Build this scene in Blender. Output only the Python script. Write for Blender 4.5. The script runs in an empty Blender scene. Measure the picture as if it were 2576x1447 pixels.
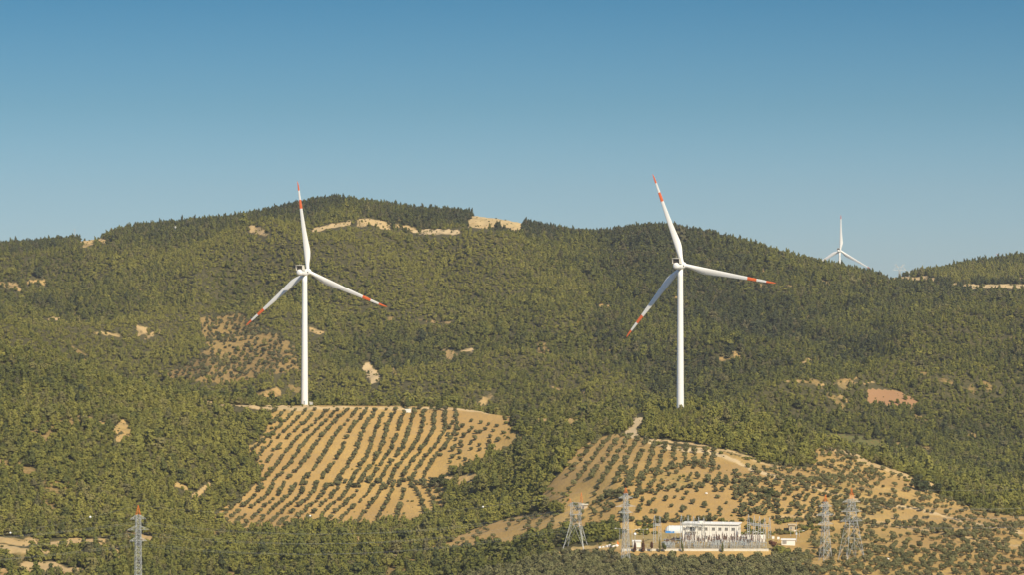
import bpy, bmesh, math, random
import numpy as np
from mathutils import Vector, Matrix

random.seed(7)
rng = np.random.default_rng(11)
scene = bpy.context.scene
COL = scene.collection

# ------------------------------------------------------------------ survey frame
F, UC, VH, ZC = 8230.0, 1288.0, 700.0, 180.0      # survey map: bearing unit, centre bearing, level line, eye height

# ------------------------------------------------------------------ noise
def _hash(ix, iy, s):
    n = (ix.astype(np.int64) * 374761393 + iy.astype(np.int64) * 668265263 + s * 974634777) & 0x7fffffff
    n = ((n ^ (n >> 13)) * 1274126177) & 0x7fffffff
    n = (n ^ (n >> 16)) & 0xffff
    return n / 65535.0
def vnoise(x, y, s=0):
    ix, iy = np.floor(x), np.floor(y)
    fx, fy = x - ix, y - iy
    fx, fy = fx * fx * (3 - 2 * fx), fy * fy * (3 - 2 * fy)
    a, b = _hash(ix, iy, s), _hash(ix + 1, iy, s)
    c, d = _hash(ix, iy + 1, s), _hash(ix + 1, iy + 1, s)
    return (a * (1 - fx) + b * fx) * (1 - fy) + (c * (1 - fx) + d * fx) * fy
def fbm(x, y, lam, octv=4, s=0):
    x, y = np.asarray(x, float) / lam, np.asarray(y, float) / lam
    t, a, w = 0.0, 1.0, 0.0
    for i in range(octv):
        t = t + a * (vnoise(x, y, s + i) - .5) * 2
        w += a; a *= .5
        x, y = x * 2.03 + 7.1, y * 2.03 + 3.7
    return t / w

# ------------------------------------------------------------------ terrain: contour lines of the land, near to far
def zv(v, y): return ZC - (v - VH) / F * y
UG = np.concatenate([[-9000, -5000, -3000, -2000, -1400, -1000, -800], np.arange(-600, 3181, 5), [3300, 3600, 4100, 5000, 7000, 11000]]).astype(float)
YG = np.concatenate([[2, 100, 300, 500, 700, 850, 1000, 1100, 1180], np.arange(1230, 2100, 2.5), np.arange(2100, 3420, 5),
                     np.arange(3420, 4000, 12), np.arange(4000, 5700, 40), [5900, 6300, 6800, 7500]]).astype(float)
def line(pts, mode='v', sm=22):
    p = np.array(pts, float)
    y = np.interp(UG, p[:, 0], p[:, 1])
    q = np.interp(UG, p[:, 0], p[:, 2])
    k = np.exp(-.5 * (np.arange(-40, 41) * 5 / sm) ** 2); k /= k.sum()
    def smooth(a):
        b = np.concatenate([np.full(40, a[0]), a, np.full(40, a[-1])])
        return np.convolve(b, k, 'valid')
    y, q = smooth(y), smooth(q)
    z = zv(q, y) if mode == 'v' else q
    return y, z
LN = []
LN.append((np.full_like(UG, 2.), np.full_like(UG, 62.)))
LN.append(line([(0, 900, 50), (1400, 900, 60), (2576, 900, 60)], 'z'))
LN.append(line([(0, 1480, 1462), (560, 1480, 1462), (1100, 1420, 1458), (1400, 1300, 1462), (2576, 1300, 1462)]))
LN.append(line([(0, 1560, 1402), (560, 1560, 1402), (1100, 1520, 1408), (1400, 1400, 1400), (1550, 1395, 1409), (1960, 1395, 1410), (2020, 1390, 1405), (2150, 1380, 1402), (2576, 1370, 1402)], sm=12))
LN.append(line([(0, 1600, 1362), (300, 1610, 1365), (560, 1680, 1348), (900, 1760, 1338), (1100, 1700, 1333), (1280, 1560, 1352), (1400, 1450, 1368), (1520, 1420, 1376), (1565, 1402, 1383), (1950, 1402, 1384), (2010, 1412, 1382), (2150, 1420, 1372), (2300, 1430, 1362), (2576, 1430, 1357)], sm=12))
LN.append(line([(0, 1650, 1300), (300, 1680, 1290), (560, 1790, 1300), (900, 1800, 1300), (1100, 1790, 1290), (1280, 1700, 1280), (1400, 1540, 1302), (1520, 1490, 1335), (1565, 1480, 1345), (1950, 1480, 1345), (2150, 1480, 1332), (2300, 1490, 1322), (2576, 1490, 1322)]))
LN.append(line([(-400, 1740, 1130), (0, 1760, 1150), (300, 1790, 1155), (560, 1850, 1185), (700, 1868, 1172), (900, 1872, 1168), (1100, 1880, 1168), (1280, 1860, 1150), (1400, 1680, 1180), (1550, 1565, 1195), (1700, 1560, 1195), (2000, 1552, 1220), (2150, 1550, 1240), (2300, 1550, 1262), (2450, 1560, 1290), (2576, 1560, 1305), (3000, 1560, 1380)]))
YC1, _z = line([(-600, 2010, 760), (0, 2000, 880), (200, 1990, 940), (400, 1990, 995), (500, 1985, 1015), (560, 1975, 1022), (690, 1965, 1026), (766, 1965, 1023), (1000, 1965, 1023), (1130, 1960, 1027), (1280, 1940, 1047), (1360, 1940, 1056), (1500, 1880, 1056), (1620, 1790, 1056), (1710, 1750, 1060), (1850, 1745, 1063), (1950, 1735, 1084), (2050, 1710, 1114), (2150, 1690, 1147), (2300, 1670, 1195), (2450, 1660, 1240), (2576, 1660, 1274), (3000, 1660, 1370)], sm=14)
LN.append((YC1, _z))
LN.append(line([(-600, 2110, 168), (0, 2100, 132), (400, 2080, 105), (690, 2045, 101), (1130, 2040, 100), (1280, 2010, 92), (1500, 1980, 94), (1700, 1950, 103.5), (1850, 1930, 100), (2050, 1850, 86), (2300, 1800, 70), (2576, 1780, 58)], 'z'))
LN.append(line([(-600, 2260, 150), (0, 2250, 118), (400, 2250, 92), (700, 2250, 80), (1130, 2250, 80), (1500, 2230, 80), (1700, 2200, 84), (2050, 2100, 70), (2576, 2000, 49)], 'z'))
LN.append(line([(-600, 2450, 800), (0, 2450, 868), (400, 2450, 965), (700, 2450, 1015), (1100, 2450, 1018), (1500, 2450, 1032), (1800, 2420, 1022), (2050, 2350, 1060), (2300, 2320, 1100), (2576, 2300, 1135)]))
LN.append(line([(-600, 2780, 740), (0, 2780, 765), (300, 2760, 800), (520, 2840, 800), (700, 2800, 830), (900, 2760, 850), (1100, 2850, 820), (1300, 2780, 850), (1500, 2820, 820), (1650, 2740, 850), (1800, 2750, 820), (2050, 2700, 860), (2300, 2760, 870), (2576, 2700, 900)]))
LN.append(line([(-600, 3050, 690), (0, 3060, 680), (250, 3040, 655), (500, 3100, 640), (700, 3080, 625), (900, 3060, 640), (1100, 3110, 640), (1300, 3060, 670), (1500, 3080, 665), (1640, 3040, 650), (1800, 3050, 690), (2050, 2990, 742), (2300, 3020, 770), (2576, 3000, 790)]))
YC2, _z = line([(-600, 3300, 655), (0, 3300, 619), (100, 3300, 614), (200, 3300, 608), (262, 3300, 603), (300, 3290, 584), (400, 3290, 572), (500, 3290, 560), (600, 3290, 551), (700, 3290, 530), (780, 3290, 509), (850, 3290, 501), (950, 3290, 510), (1050, 3290, 527), (1150, 3300, 535), (1250, 3300, 541), (1300, 3300, 553), (1350, 3300, 570), (1450, 3300, 590), (1540, 3300, 591), (1600, 3230, 577), (1650, 3230, 575), (1700, 3230, 578), (1750, 3230, 586), (1850, 3220, 606), (1950, 3210, 635), (2050, 3200, 664), (2150, 3190, 686), (2200, 3185, 698), (2250, 3180, 710), (2290, 3190, 716), (2350, 3200, 714), (2450, 3200, 713), (2576, 3180, 713), (3000, 3180, 722)], sm=12)
LN.append((YC2, _z))
LN.append(line([(0, 3480, 205), (300, 3480, 225), (850, 3480, 248), (1350, 3480, 218), (1600, 3480, 222), (1900, 3480, 195), (2150, 3460, 176), (2250, 3500, 168), (2330, 3500, 168), (2576, 3500, 170), (3000, 3500, 172)], 'z'))
LN.append(line([(0, 3820, 170), (850, 3820, 190), (2000, 3820, 165), (2150, 3820, 170), (2255, 3820, 181.2), (2300, 3820, 184), (2350, 3820, 188.2), (2400, 3820, 193), (2450, 3820, 196.5), (2500, 3820, 200), (2576, 3820, 205), (2800, 3820, 212), (3100, 3820, 220)], 'z', sm=12))
LN.append(line([(0, 4300, 130), (2576, 4300, 150)], 'z'))
LN.append(line([(0, 5120, 120), (2000, 5120, 139.5), (2250, 5120, 139.5), (2576, 5150, 120)], 'z'))
LN.append(line([(0, 5600, 90), (2576, 5600, 90)], 'z'))
LN.append(line([(0, 9000, 60), (2576, 9000, 60)], 'z'))
LN.append((np.full_like(UG, 25000.), np.full_like(UG, 60.)))
LY = np.array([l[0] for l in LN]); LZ = np.array([l[1] for l in LN])
H = np.zeros((len(UG), len(YG)))
for i in range(len(UG)):
    H[i] = np.interp(YG, LY[:, i], LZ[:, i])
def ysmooth(a, s):
    r = int(3 * s) + 1
    k = np.exp(-.5 * (np.arange(-r, r + 1) / s) ** 2); k /= k.sum()
    p = np.concatenate([np.repeat(a[:, :1], r, 1), a, np.repeat(a[:, -1:], r, 1)], 1)
    o = np.zeros_like(a)
    for j, w in enumerate(k): o += w * p[:, j:j + a.shape[1]]
    return o
Hn, Hm, Hf = ysmooth(H, 1.2), ysmooth(H, 4.), ysmooth(H, 5.)
UU, YY = np.meshgrid(UG, YG, indexing='ij')
XX = (UU - UC) / F * YY
terr = ((UU > 1480) & (UU < 2010) & (YY < 1500))
H2 = np.where(YY < 1230, H, np.where(YY < 2100, np.where(terr, Hn, Hm), np.where(YY < 3420, Hf, np.where(YY < 4000, Hn, H))))
def sstep(a, b, x):
    t = np.clip((x - a) / (b - a), 0, 1); return t * t * (3 - 2 * t)
inn = sstep(1240, 1300, YY)
a_near = np.interp(UU, [-600, 450, 650, 1280, 1400, 2576], [5, 4.5, .7, .7, .9, .9])
H2 += inn * np.exp(-((YY - YC1[:, None]) / 25) ** 2) * (.9 * fbm(XX, YY * .2, 38, 3, 13)) * (YY < 2100)
m1 = np.clip(np.abs(YY - YC1[:, None]) / 60, 0.06, 1)
flat = 1 - ((UU > 1540) & (UU < 2020) & (YY > 1385) & (YY < 1485)) * 1.0
near = (YY < 2100) * inn * m1 * flat
H2 += near * (a_near * fbm(XX, YY * .6, 110, 3, 3) + .35 * np.minimum(a_near, 2) * fbm(XX, YY, 28, 3, 9))
far = sstep(2150, 2350, YY) * np.clip((YC2[:, None] - YY) / 240, 0.0, 1)
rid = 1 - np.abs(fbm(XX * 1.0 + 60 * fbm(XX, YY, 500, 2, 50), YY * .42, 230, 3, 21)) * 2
H2 += far * (46 * (rid - .5) + 34 * fbm(XX + .35 * YY, YY * .22, 300, 2, 25) + 9 * fbm(XX, YY * .6, 70, 3, 31))
H2 += sstep(2150, 2350, YY) * (1 - sstep(3900, 4200, YY)) * .8 * fbm(XX, YY, 45, 3, 41) * np.clip(np.abs(YY - YC2[:, None]) / 240, 0.25, 1)
_vc = VH + (ZC - np.array([np.interp(YC2[i], YG, H2[i]) for i in range(len(UG))])) / YC2 * F
_cap = zv(_vc[:, None] + 5 + np.maximum(YC2[:, None] - YY, 0) * .035, YY)
H2 = np.where((YY > 2350) & (YY < YC2[:, None] - 20), np.minimum(H2, _cap), H2)
H = H2
VV = VH + (ZC - H) / np.maximum(YY, 1) * F           # bearing row of every point of the land
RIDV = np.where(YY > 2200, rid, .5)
RUN = np.minimum.accumulate(VV, axis=1)              # what the nearer land leaves in view

def col(u): return int(np.clip(np.searchsorted(UG, u), 1, len(UG) - 1))
def hit(u, v, ymin=1230):
    """walk out along a bearing until the land is met -> point on the land"""
    i = col(u); t = (u - UG[i - 1]) / (UG[i] - UG[i - 1]); t = min(max(t, 0), 1)
    vr = VV[i - 1] * (1 - t) + VV[i] * t
    j0 = int(np.searchsorted(YG, ymin))
    js = np.nonzero(vr[j0:] <= v)[0]
    if len(js) == 0: return None
    j = j0 + js[0]
    if j == j0: y = YG[j]
    else:
        a, b = vr[j - 1], vr[j]; y = YG[j - 1] + (YG[j] - YG[j - 1]) * (a - v) / max(a - b, 1e-6)
    x = (u - UC) / F * y
    return Vector((x, y, float(zat(x, y))))
def samp(A, x, y):
    x = np.asarray(x, float); y = np.asarray(y, float)
    u = UC + x / y * F
    i = np.clip(np.searchsorted(UG, u), 1, len(UG) - 1); j = np.clip(np.searchsorted(YG, y), 1, len(YG) - 1)
    fu = np.clip((u - UG[i - 1]) / (UG[i] - UG[i - 1]), 0, 1); fy = np.clip((y - YG[j - 1]) / (YG[j] - YG[j - 1]), 0, 1)
    return (A[i - 1, j - 1] * (1 - fu) + A[i, j - 1] * fu) * (1 - fy) + (A[i - 1, j] * (1 - fu) + A[i, j] * fu) * fy
def zat(x, y): return samp(H, x, y)
def bear(x, y, z): return UC + x / y * F, VH + (ZC - z) / y * F

# ------------------------------------------------------------------ land cover
def poly(pts, u, v):
    ins = np.zeros(u.shape, bool); n = len(pts)
    for k in range(n):
        (x1, y1), (x2, y2) = pts[k], pts[(k + 1) % n]
        if y1 == y2: continue
        c = ((y1 > v) != (y2 > v)) & (u < (x2 - x1) * (v - y1) / (y2 - y1) + x1)
        ins ^= c
    return ins
def c6(pts): return [(516.2 + x * .3309, 967.9 + y * .3309) for x, y in pts]
def c8(pts): return [(1290.6 + x * .3309, 967.9 + y * .3309) for x, y in pts]
WU = UU + 7 * fbm(XX, YY, 14, 4, 61); WV = VV + 6 * fbm(XX, YY, 14, 4, 67)
near_m = (YY > 1235) & (YY < YC1[:, None] + 45)
far_m = YY > 2150
ORCH1 = c6([(520, 130), (560, 150), (1150, 158), (1830, 150), (2000, 178), (2350, 228), (2300, 300), (2430, 430), (2250, 540), (2080, 610), (1840, 680), (1850, 760), (1830, 860), (1790, 960), (1560, 1080), (1350, 1060), (1100, 1110), (900, 1060), (700, 1070), (500, 1170), (420, 1190), (300, 1130), (20, 1035), (310, 830), (440, 700), (400, 600), (310, 470), (440, 430), (490, 280)])
ORCH2 = [(1357, 1258), (1370, 1233), (1423, 1173), (1453, 1133), (1506, 1097), (1575, 1090), (1621, 1106), (1700, 1124), (1780, 1129), (1860, 1150), (1960, 1172), (2040, 1178), (2060, 1130), (2110, 1128), (2180, 1172), (2280, 1205), (2350, 1240), (2450, 1285), (2640, 1310), (3000, 1380), (3000, 1480), (2090, 1480), (2010, 1420), (1965, 1412), (1560, 1398), (1500, 1374), (1590, 1350), (1560, 1332), (1440, 1336), (1340, 1360), (1290, 1368), (1200, 1390), (1050, 1396), (1160, 1345), (1290, 1302), (1420, 1290), (1400, 1275)]
ROAD = c8([(940, 222), (1000, 222), (990, 290), (945, 330), (960, 410), (885, 405), (855, 372), (880, 310), (930, 262)])
REDF = [(2182, 978), (2250, 982), (2300, 1003), (2318, 1022), (2182, 1022)]
GROVE = [(500, 800), (600, 788), (680, 830), (740, 870), (752, 930), (640, 950), (560, 968), (470, 958), (390, 950), (470, 920), (520, 880)]
STR = np.zeros_like(H); CLR = np.zeros_like(H); BARE = np.zeros_like(H); PALE = np.zeros_like(H); RED = np.zeros_like(H); GREEN = np.zeros_like(H)
o1 = poly(ORCH1, WU, WV) & near_m & (YY > 1700); o2 = poly(ORCH2, WU, WV) & near_m
BARE[o1 | o2] = 1
ORC = (o1 | o2) * 1.0
g = poly(GROVE, WU, WV) & far_m & (YY < 3200); BARE[g] = .52; GRV = g * 1.0
r = poly(REDF, UU + .4 * (WU - UU), VV + .3 * (WV - VV)) & far_m; BARE[r] = 1; RED[r] = 1
r = poly(ROAD, WU, WV) & near_m; BARE[r] = 1; PALE[r] = 1
STROKES = [  # eroded banks, tracks and clearings: points, half width, paleness, far?
 ([(205, 607), (240, 603), (262, 606)], 6, .4, 1), ([(212, 618), (232, 611)], 5, .3, 1), ([(632, 575), (665, 584)], 8, .4, 1),
 ([(790, 577), (835, 569), (880, 560)], 5, .6, 1), ([(905, 560), (930, 555), (975, 569)], 8, .5, 1), ([(985, 568), (1040, 573)], 6, .4, 1),
 ([(1045, 581), (1100, 584), (1150, 582)], 6, .9, 1), ([(1188, 562), (1205, 549), (1235, 547), (1265, 553), (1305, 571)], 12, .6, 1), ([(1195, 556), (1240, 556)], 10, .6, 1), ([(1190, 568), (1290, 569)], 5, .5, 1),
 ([(0, 712), (35, 715), (50, 728)], 6, .2, 1), ([(70, 712), (112, 712)], 6, .1, 1), ([(-80, 700), (0, 712)], 5, .1, 1), ([(124, 806), (150, 801)], 4, .4, 1), ([(165, 790), (190, 786)], 3, .3, 1),
 ([(345, 825), (372, 830), (350, 842)], 6, .4, 1), ([(365, 852), (400, 832)], 5, .3, 1), ([(250, 838), (300, 846)], 4, .3, 1), ([(785, 830), (810, 836)], 8, .3, 1),
 ([(1050, 806), (1135, 810)], 3.5, .2, 1), ([(1120, 885), (1140, 900)], 11, .2, 1), ([(1160, 886), (1187, 882)], 3.5, .6, 1), ([(925, 925), (942, 952)], 13, .8, 1),
 ([(970, 888), (1000, 890)], 2.5, .2, 1), ([(988, 932), (1000, 950)], 4, .1, 1), ([(1440, 608), (1465, 610)], 3, .1, 1), ([(1840, 870), (1855, 900)], 5, .1, 1), ([(1812, 905), (1850, 900)], 4, 0, 1),
 ([(2020, 911), (2062, 903)], 5, .3, 1), ([(1978, 962), (2100, 967), (2200, 961)], 2.2, .2, 1), ([(2235, 702), (2345, 705)], 8, .5, 1), ([(2395, 716), (2450, 719)], 4, .5, 1),
 ([(2440, 724), (2500, 721), (2640, 720)], 6, .7, 1), ([(2110, 1000), (2127, 1008)], 5, .1, 1), ([(640, 1002), (700, 986), (690, 1005)], 9, 0, 1), ([(1200, 1030), (1235, 993)], 8, .2, 1),
 ([(1700, 748), (1720, 756)], 3, 0, 1), ([(2560, 700), (2576, 698)], 2, .3, 1), ([(1390, 975), (1470, 985)], 3, .1, 1), ([(560, 1000), (640, 1003)], 4, 0, 1), ([(2120, 960), (2160, 950)], 2.5, 0, 1),
 ([(2300, 1120), (2350, 1135)], 3, 0, 1), ([(1500, 770), (1540, 768)], 2.5, .1, 1), ([(1760, 1016), (1810, 1022)], 4, .1, 1), ([(1598, 1034), (1661, 1024)], 7, -1, 1),
 ([(500, 1009), (545, 1018)], 5, .4, 0), ([(290, 1085), (310, 1067), (325, 1095), (300, 1106)], 9, .1, 0), ([(250, 1068), (264, 1072)], 5, .1, 0), ([(485, 1252), (525, 1224)], 6, .3, 0),
 ([(440, 1222), (465, 1232)], 6, .1, 0), ([(-60, 1358), (0, 1362), (125, 1367), (275, 1362)], 8, .3, 0), ([(0, 1380), (125, 1392)], 8, .4, 0), ([(60, 1436), (120, 1428), (215, 1447)], 13, .4, 0),
 ([(295, 1385), (298, 1440)], 7, .2, 0), ([(322, 1356), (372, 1360)], 12, .2, 0), ([(-40, 1430), (20, 1445)], 10, .2, 0), ([(400, 1352), (420, 1350)], 5, .2, 0), ([(480, 1357), (600, 1350)], 4, .2, 0),
 ([(1357, 1054), (1472, 1060)], 9, .1, 0), ([(1433, 1072), (1472, 1052)], 7, .1, 0), ([(1300, 1110), (1320, 1115)], 5, .1, 0), ([(1621, 1110), (1688, 1129), (1780, 1137), (1853, 1161), (1903, 1186), (1952, 1203)], 4, .9, 0),
 ([(1585, 1040), (1620, 1043)], 5, .7, 0), ([(940, 1372), (975, 1398)], 6, .2, 0), ([(975, 1398), (1000, 1402)], 6, .7, 0), ([(900, 1350), (905, 1372)], 6, .2, 0), ([(1100, 1212), (1190, 1200)], 5, .3, 0), ([(1160, 1212), (1195, 1205)], 8, .2, 0),
 ([(560, 1020), (700, 1028), (1130, 1030), (1280, 1042)], 3.5, .6, 0), ([(1930, 1060), (2010, 1096)], 3, 0, 0), ([(1905, 1045), (1960, 1066)], 6, -.6, 1), ([(640, 1390), (700, 1386)], 3, 0, 0), ([(1255, 1387), (1300, 1388)], 4, .4, 0),
 ([(2085, 1130), (2130, 1142), (2200, 1172), (2350, 1225)], 5, .4, 0), ([(1952, 1203), (2060, 1228), (2190, 1262), (2330, 1290), (2470, 1322), (2600, 1345)], 2.6, .7, 0), ([(1640, 1108), (1740, 1118), (1850, 1142), (1960, 1178)], 3, .5, 0), ([(1960, 1300), (2090, 1296), (2230, 1318), (2420, 1352), (2600, 1385)], 2.5, .5, 0), ([(1400, 1392), (1480, 1394)], 3, .1, 0), ([(0, 1445), (160, 1450)], 6, -.3, 0), ([(1440, 1380), (1560, 1374)], 5, .2, 0)]
for pts, w, pale, fr in STROKES:
    us = [p[0] for p in pts]; vs = [p[1] for p in pts]
    m = (far_m if fr else near_m) & (UU > min(us) - w - 12) & (UU < max(us) + w + 12) & (VV > min(vs) - w - 12) & (VV < max(vs) + w + 12)
    if not m.any(): continue
    a, b = WU[m], WV[m]; d = np.full(a.shape, 1e9)
    for (x1, y1), (x2, y2) in zip(pts, pts[1:]):
        L = (x2 - x1) ** 2 + (y2 - y1) ** 2 + 1e-6
        t = np.clip(((a - x1) * (x2 - x1) + (b - y1) * (y2 - y1)) / L, 0, 1)
        d = np.minimum(d, np.hypot(a - x1 - t * (x2 - x1), b - y1 - t * (y2 - y1)))
    k = np.clip((w - d) / 2 + .5, 0, 1)
    sh = 8 if fr else 9
    m2 = (far_m if fr else near_m) & (UU > min(us) - w - 6) & (UU < max(us) + w + 6) & (VV > min(vs) - w - 6) & (VV < max(vs) + w + sh * 2 + 10)
    a2, b2 = WU[m2], WV[m2] - sh; d2 = np.full(a2.shape, 1e9)
    for (x1, y1), (x2, y2) in zip(pts, pts[1:]):
        L = (x2 - x1) ** 2 + (y2 - y1) ** 2 + 1e-6
        t = np.clip(((a2 - x1) * (x2 - x1) + (b2 - y1) * (y2 - y1)) / L, 0, 1)
        d2 = np.minimum(d2, np.hypot(a2 - x1 - t * (x2 - x1), b2 - y1 - t * (y2 - y1)))
    CLR[m2] = np.maximum(CLR[m2], np.clip((w + sh * .6 - d2) / 3 + .5, 0, 1) * min(1.4, .75 + pale * .9))
    kk = k * np.clip(((.62 if pale < .35 else .85) if fr else .95) + .55 * fbm(XX[m], YY[m], 7, 2, 77), 0, 1)
    STR[m] = np.maximum(STR[m], k)
    BARE[m] = np.maximum(BARE[m], kk); PALE[m] = np.where(k > .3, max(pale, 0), PALE[m]); RED[m] = np.where(k > .3, max(-pale, 0), RED[m])
H += STR * (1.5 * fbm(XX, YY * .5, 6, 2, 78)) * flat; VV = VH + (ZC - H) / np.maximum(YY, 1) * F; RUN = np.minimum.accumulate(VV, axis=1)
# scattered small openings in the scrub
op = fbm(XX, YY * .7, 26, 3, 71) - .25 * fbm(XX, YY, 300, 2, 75)
BARE = np.maximum(BARE, np.where((ORC < .5) & (YY < 3250), sstep(.50, .62, op) * .5, 0))
GREEN = sstep(.1, .6, fbm(XX, YY, 40, 3, 81)) * .5
gg = poly([(2070, 1085), (2150, 1095), (2230, 1112), (2262, 1142), (2180, 1142), (2080, 1122)], WU, WV) & (YY > 1850) & (YY < 2700); GREEN[gg] = 2; BARE[gg] = .5
YARD = ((UU > 1560) & (UU < 1945) & (YY > 1402) & (YY < 1482)) * 1.0
BARE[YARD > 0] = .62; PALE[YARD > 0] = .2; GREEN[YARD > 0] = .45
GREEN[(UU > 1500) & (UU < 2080) & (YY > 1440) & (YY < 1535)] *= 1.3

# ------------------------------------------------------------------ materials
def mat(name):
    m = bpy.data.materials.new(name); m.use_nodes = True
    nt = m.node_tree; b = nt.nodes['Principled BSDF']
    return m, nt, b
def N(nt, t, **kw):
    n = nt.nodes.new(t)
    for k, v in kw.items(): setattr(n, k, v)
    return n
def mixc(nt, fac, a, b, typ='MIX'):
    n = nt.nodes.new('ShaderNodeMix'); n.data_type = 'RGBA'; n.blend_type = typ; n.clamp_factor = True
    for s, x in ((0, fac), (6, a), (7, b)):
        if isinstance(x, bpy.types.NodeSocket): nt.links.new(x, n.inputs[s])
        elif isinstance(x, tuple): n.inputs[s].default_value = (*x, 1)
        else: n.inputs[s].default_value = x
    return n.outputs[2]
def mth(nt, op, a, b=None, c=None, clamp=False):
    n = nt.nodes.new('ShaderNodeMath'); n.operation = op; n.use_clamp = clamp
    for s, x in enumerate((a, b, c)):
        if x is None: continue
        if isinstance(x, bpy.types.NodeSocket): nt.links.new(x, n.inputs[s])
        else: n.inputs[s].default_value = x
    return n.outputs[0]
def noise(nt, scale, detail=3, vec=None, rough=.55):
    n = nt.nodes.new('ShaderNodeTexNoise'); n.inputs['Scale'].default_value = scale; n.inputs['Detail'].default_value = detail; n.inputs['Roughness'].default_value = rough
    if vec is not None: nt.links.new(vec, n.inputs['Vector'])
    return n.outputs['Fac']
def rng_map(nt, x, a, b, c=0., d=1.):
    n = nt.nodes.new('ShaderNodeMapRange'); nt.links.new(x, n.inputs[0])
    for i, v in enumerate((a, b, c, d)): n.inputs[i + 1].default_value = v
    return n.outputs[0]
def plain(name, rgb, rough=.6, var=.12, scale=.6, metal=0.):
    m, nt, b = mat(name)
    tc = N(nt, 'ShaderNodeTexCoord')
    f = noise(nt, scale, 4, tc.outputs['Object'])
    dark = tuple(c * (1 - var) for c in rgb); lite = tuple(min(1, c * (1 + var)) for c in rgb)
    nt.links.new(mixc(nt, rng_map(nt, f, .3, .7), dark, lite), b.inputs['Base Color'])
    b.inputs['Roughness'].default_value = rough; b.inputs['Metallic'].default_value = metal
    return m

def ground_material():
    m, nt, b = mat('land_soil')
    geo = N(nt, 'ShaderNodeNewGeometry'); P = geo.outputs['Position']
    at = {}
    for k in ('bare', 'pale', 'red', 'green'):
        a = N(nt, 'ShaderNodeAttribute'); a.attribute_name = k; at[k] = a.outputs['Fac']
    n1 = noise(nt, .035, 5, P); n2 = noise(nt, .4, 5, P); n3 = noise(nt, .012, 3, P)
    floor = mixc(nt, rng_map(nt, n2, .35, .65), (.055, .055, .022), (.12, .10, .045))
    och = mixc(nt, rng_map(nt, n1, .35, .65), (.455, .285, .078), (.585, .385, .118))
    och = mixc(nt, rng_map(nt, n3, .4, .62, 0, .55), och, (.40, .245, .09))
    mp = N(nt, 'ShaderNodeMapping'); mp.inputs['Rotation'].default_value = (0, 0, .5); mp.inputs['Scale'].default_value = (1.1, .07, 1.); nt.links.new(P, mp.inputs[0])
    n4 = noise(nt, 1., 4, mp.outputs[0], .6); n5 = noise(nt, .14, 4, P, .65)
    och = mixc(nt, rng_map(nt, n4, .42, .66, 0, .45), och, (.30, .20, .085))
    och = mixc(nt, rng_map(nt, n5, .5, .68, 0, .5), och, (.36, .25, .12))
    och = mixc(nt, rng_map(nt, n2, .3, .75, 0, .4), och, (.33, .22, .105))
    och = mixc(nt, mth(nt, 'MULTIPLY', at['green'], mth(nt, 'MULTIPLY', rng_map(nt, n2, .38, .58), .75)), och, (.17, .19, .05))
    och = mixc(nt, mth(nt, 'MULTIPLY', at['pale'], .8), och, (.66, .51, .29))
    och = mixc(nt, at['red'], och, (.36, .20, .095))
    fac = mth(nt, 'ADD', at['bare'], mth(nt, 'MULTIPLY', mth(nt, 'SUBTRACT', n2, .5), .5), clamp=True)
    fac = rng_map(nt, fac, .25, .7)
    nt.links.new(mixc(nt, fac, floor, och), b.inputs['Base Color'])
    b.inputs['Roughness'].default_value = 1; b.inputs['Specular IOR Level'].default_value = .1
    bp = N(nt, 'ShaderNodeBump'); bp.inputs['Strength'].default_value = .6; bp.inputs['Distance'].default_value = .5
    nt.links.new(noise(nt, .9, 5, P), bp.inputs['Height']); nt.links.new(bp.outputs[0], b.inputs['Normal'])
    return m
def foliage(name, dark, mid, lite, var=.35):
    m, nt, b = mat(name)
    oi = N(nt, 'ShaderNodeObjectInfo')
    ai = N(nt, 'ShaderNodeAttribute'); ai.attribute_type = 'INSTANCER'; ai.attribute_name = 'tint'
    ao = N(nt, 'ShaderNodeAttribute'); ao.attribute_type = 'OBJECT'; ao.attribute_name = 'leaf_tint'
    t = mth(nt, 'ADD', ai.outputs['Fac'], ao.outputs['Fac'])
    t = mth(nt, 'ADD', t, mth(nt, 'MULTIPLY', mth(nt, 'SUBTRACT', oi.outputs['Random'], .5), var))
    geo = N(nt, 'ShaderNodeNewGeometry')
    n = noise(nt, 1.3, 3, geo.outputs['Position'])
    t = mth(nt, 'ADD', t, mth(nt, 'MULTIPLY', mth(nt, 'SUBTRACT', n, .5), .9))
    c = mixc(nt, rng_map(nt, t, -.9, 0), dark, mid)
    c = mixc(nt, rng_map(nt, t, 0, .9), c, lite)
    dry = mth(nt, 'ADD', mth(nt, 'FRACT', mth(nt, 'MULTIPLY', oi.outputs['Random'], 7.31)), mth(nt, 'MULTIPLY', mth(nt, 'SUBTRACT', noise(nt, .022, 4, geo.outputs['Position']), .5), 1.6))
    c = mixc(nt, rng_map(nt, dry, .72, 1.05, 0, .5), c, (.165, .130, .070))
    nt.links.new(c, b.inputs['Base Color'])
    b.inputs['Roughness'].default_value = .8; b.inputs['Specular IOR Level'].default_value = .15
    return m
M = {}
M['land'] = ground_material()
M['pine'] = foliage('pine_foliage', (.056, .064, .027), (.126, .129, .028), (.222, .203, .042))
M['olive'] = foliage('olive_foliage', (.086, .086, .038), (.155, .148, .060), (.220, .202, .080), .4)
M['red_leaf'] = foliage('bronze_foliage', (.07, .03, .02), (.13, .06, .03), (.19, .10, .04))
M['bark'] = plain('bark', (.13, .095, .065), .9, .3, 3)
M['white'] = plain('turbine_paint', (.86, .83, .76), .42, .025, .08)
M['white_in'] = plain('turbine_inner_panel', (.75, .69, .55), .6, .05, .4)
M['orange'] = plain('orange_paint', (.85, .16, .035), .5, .06, .4)
M['red'] = plain('faded_red_paint', (.72, .11, .05), .5, .08, .4)
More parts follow.
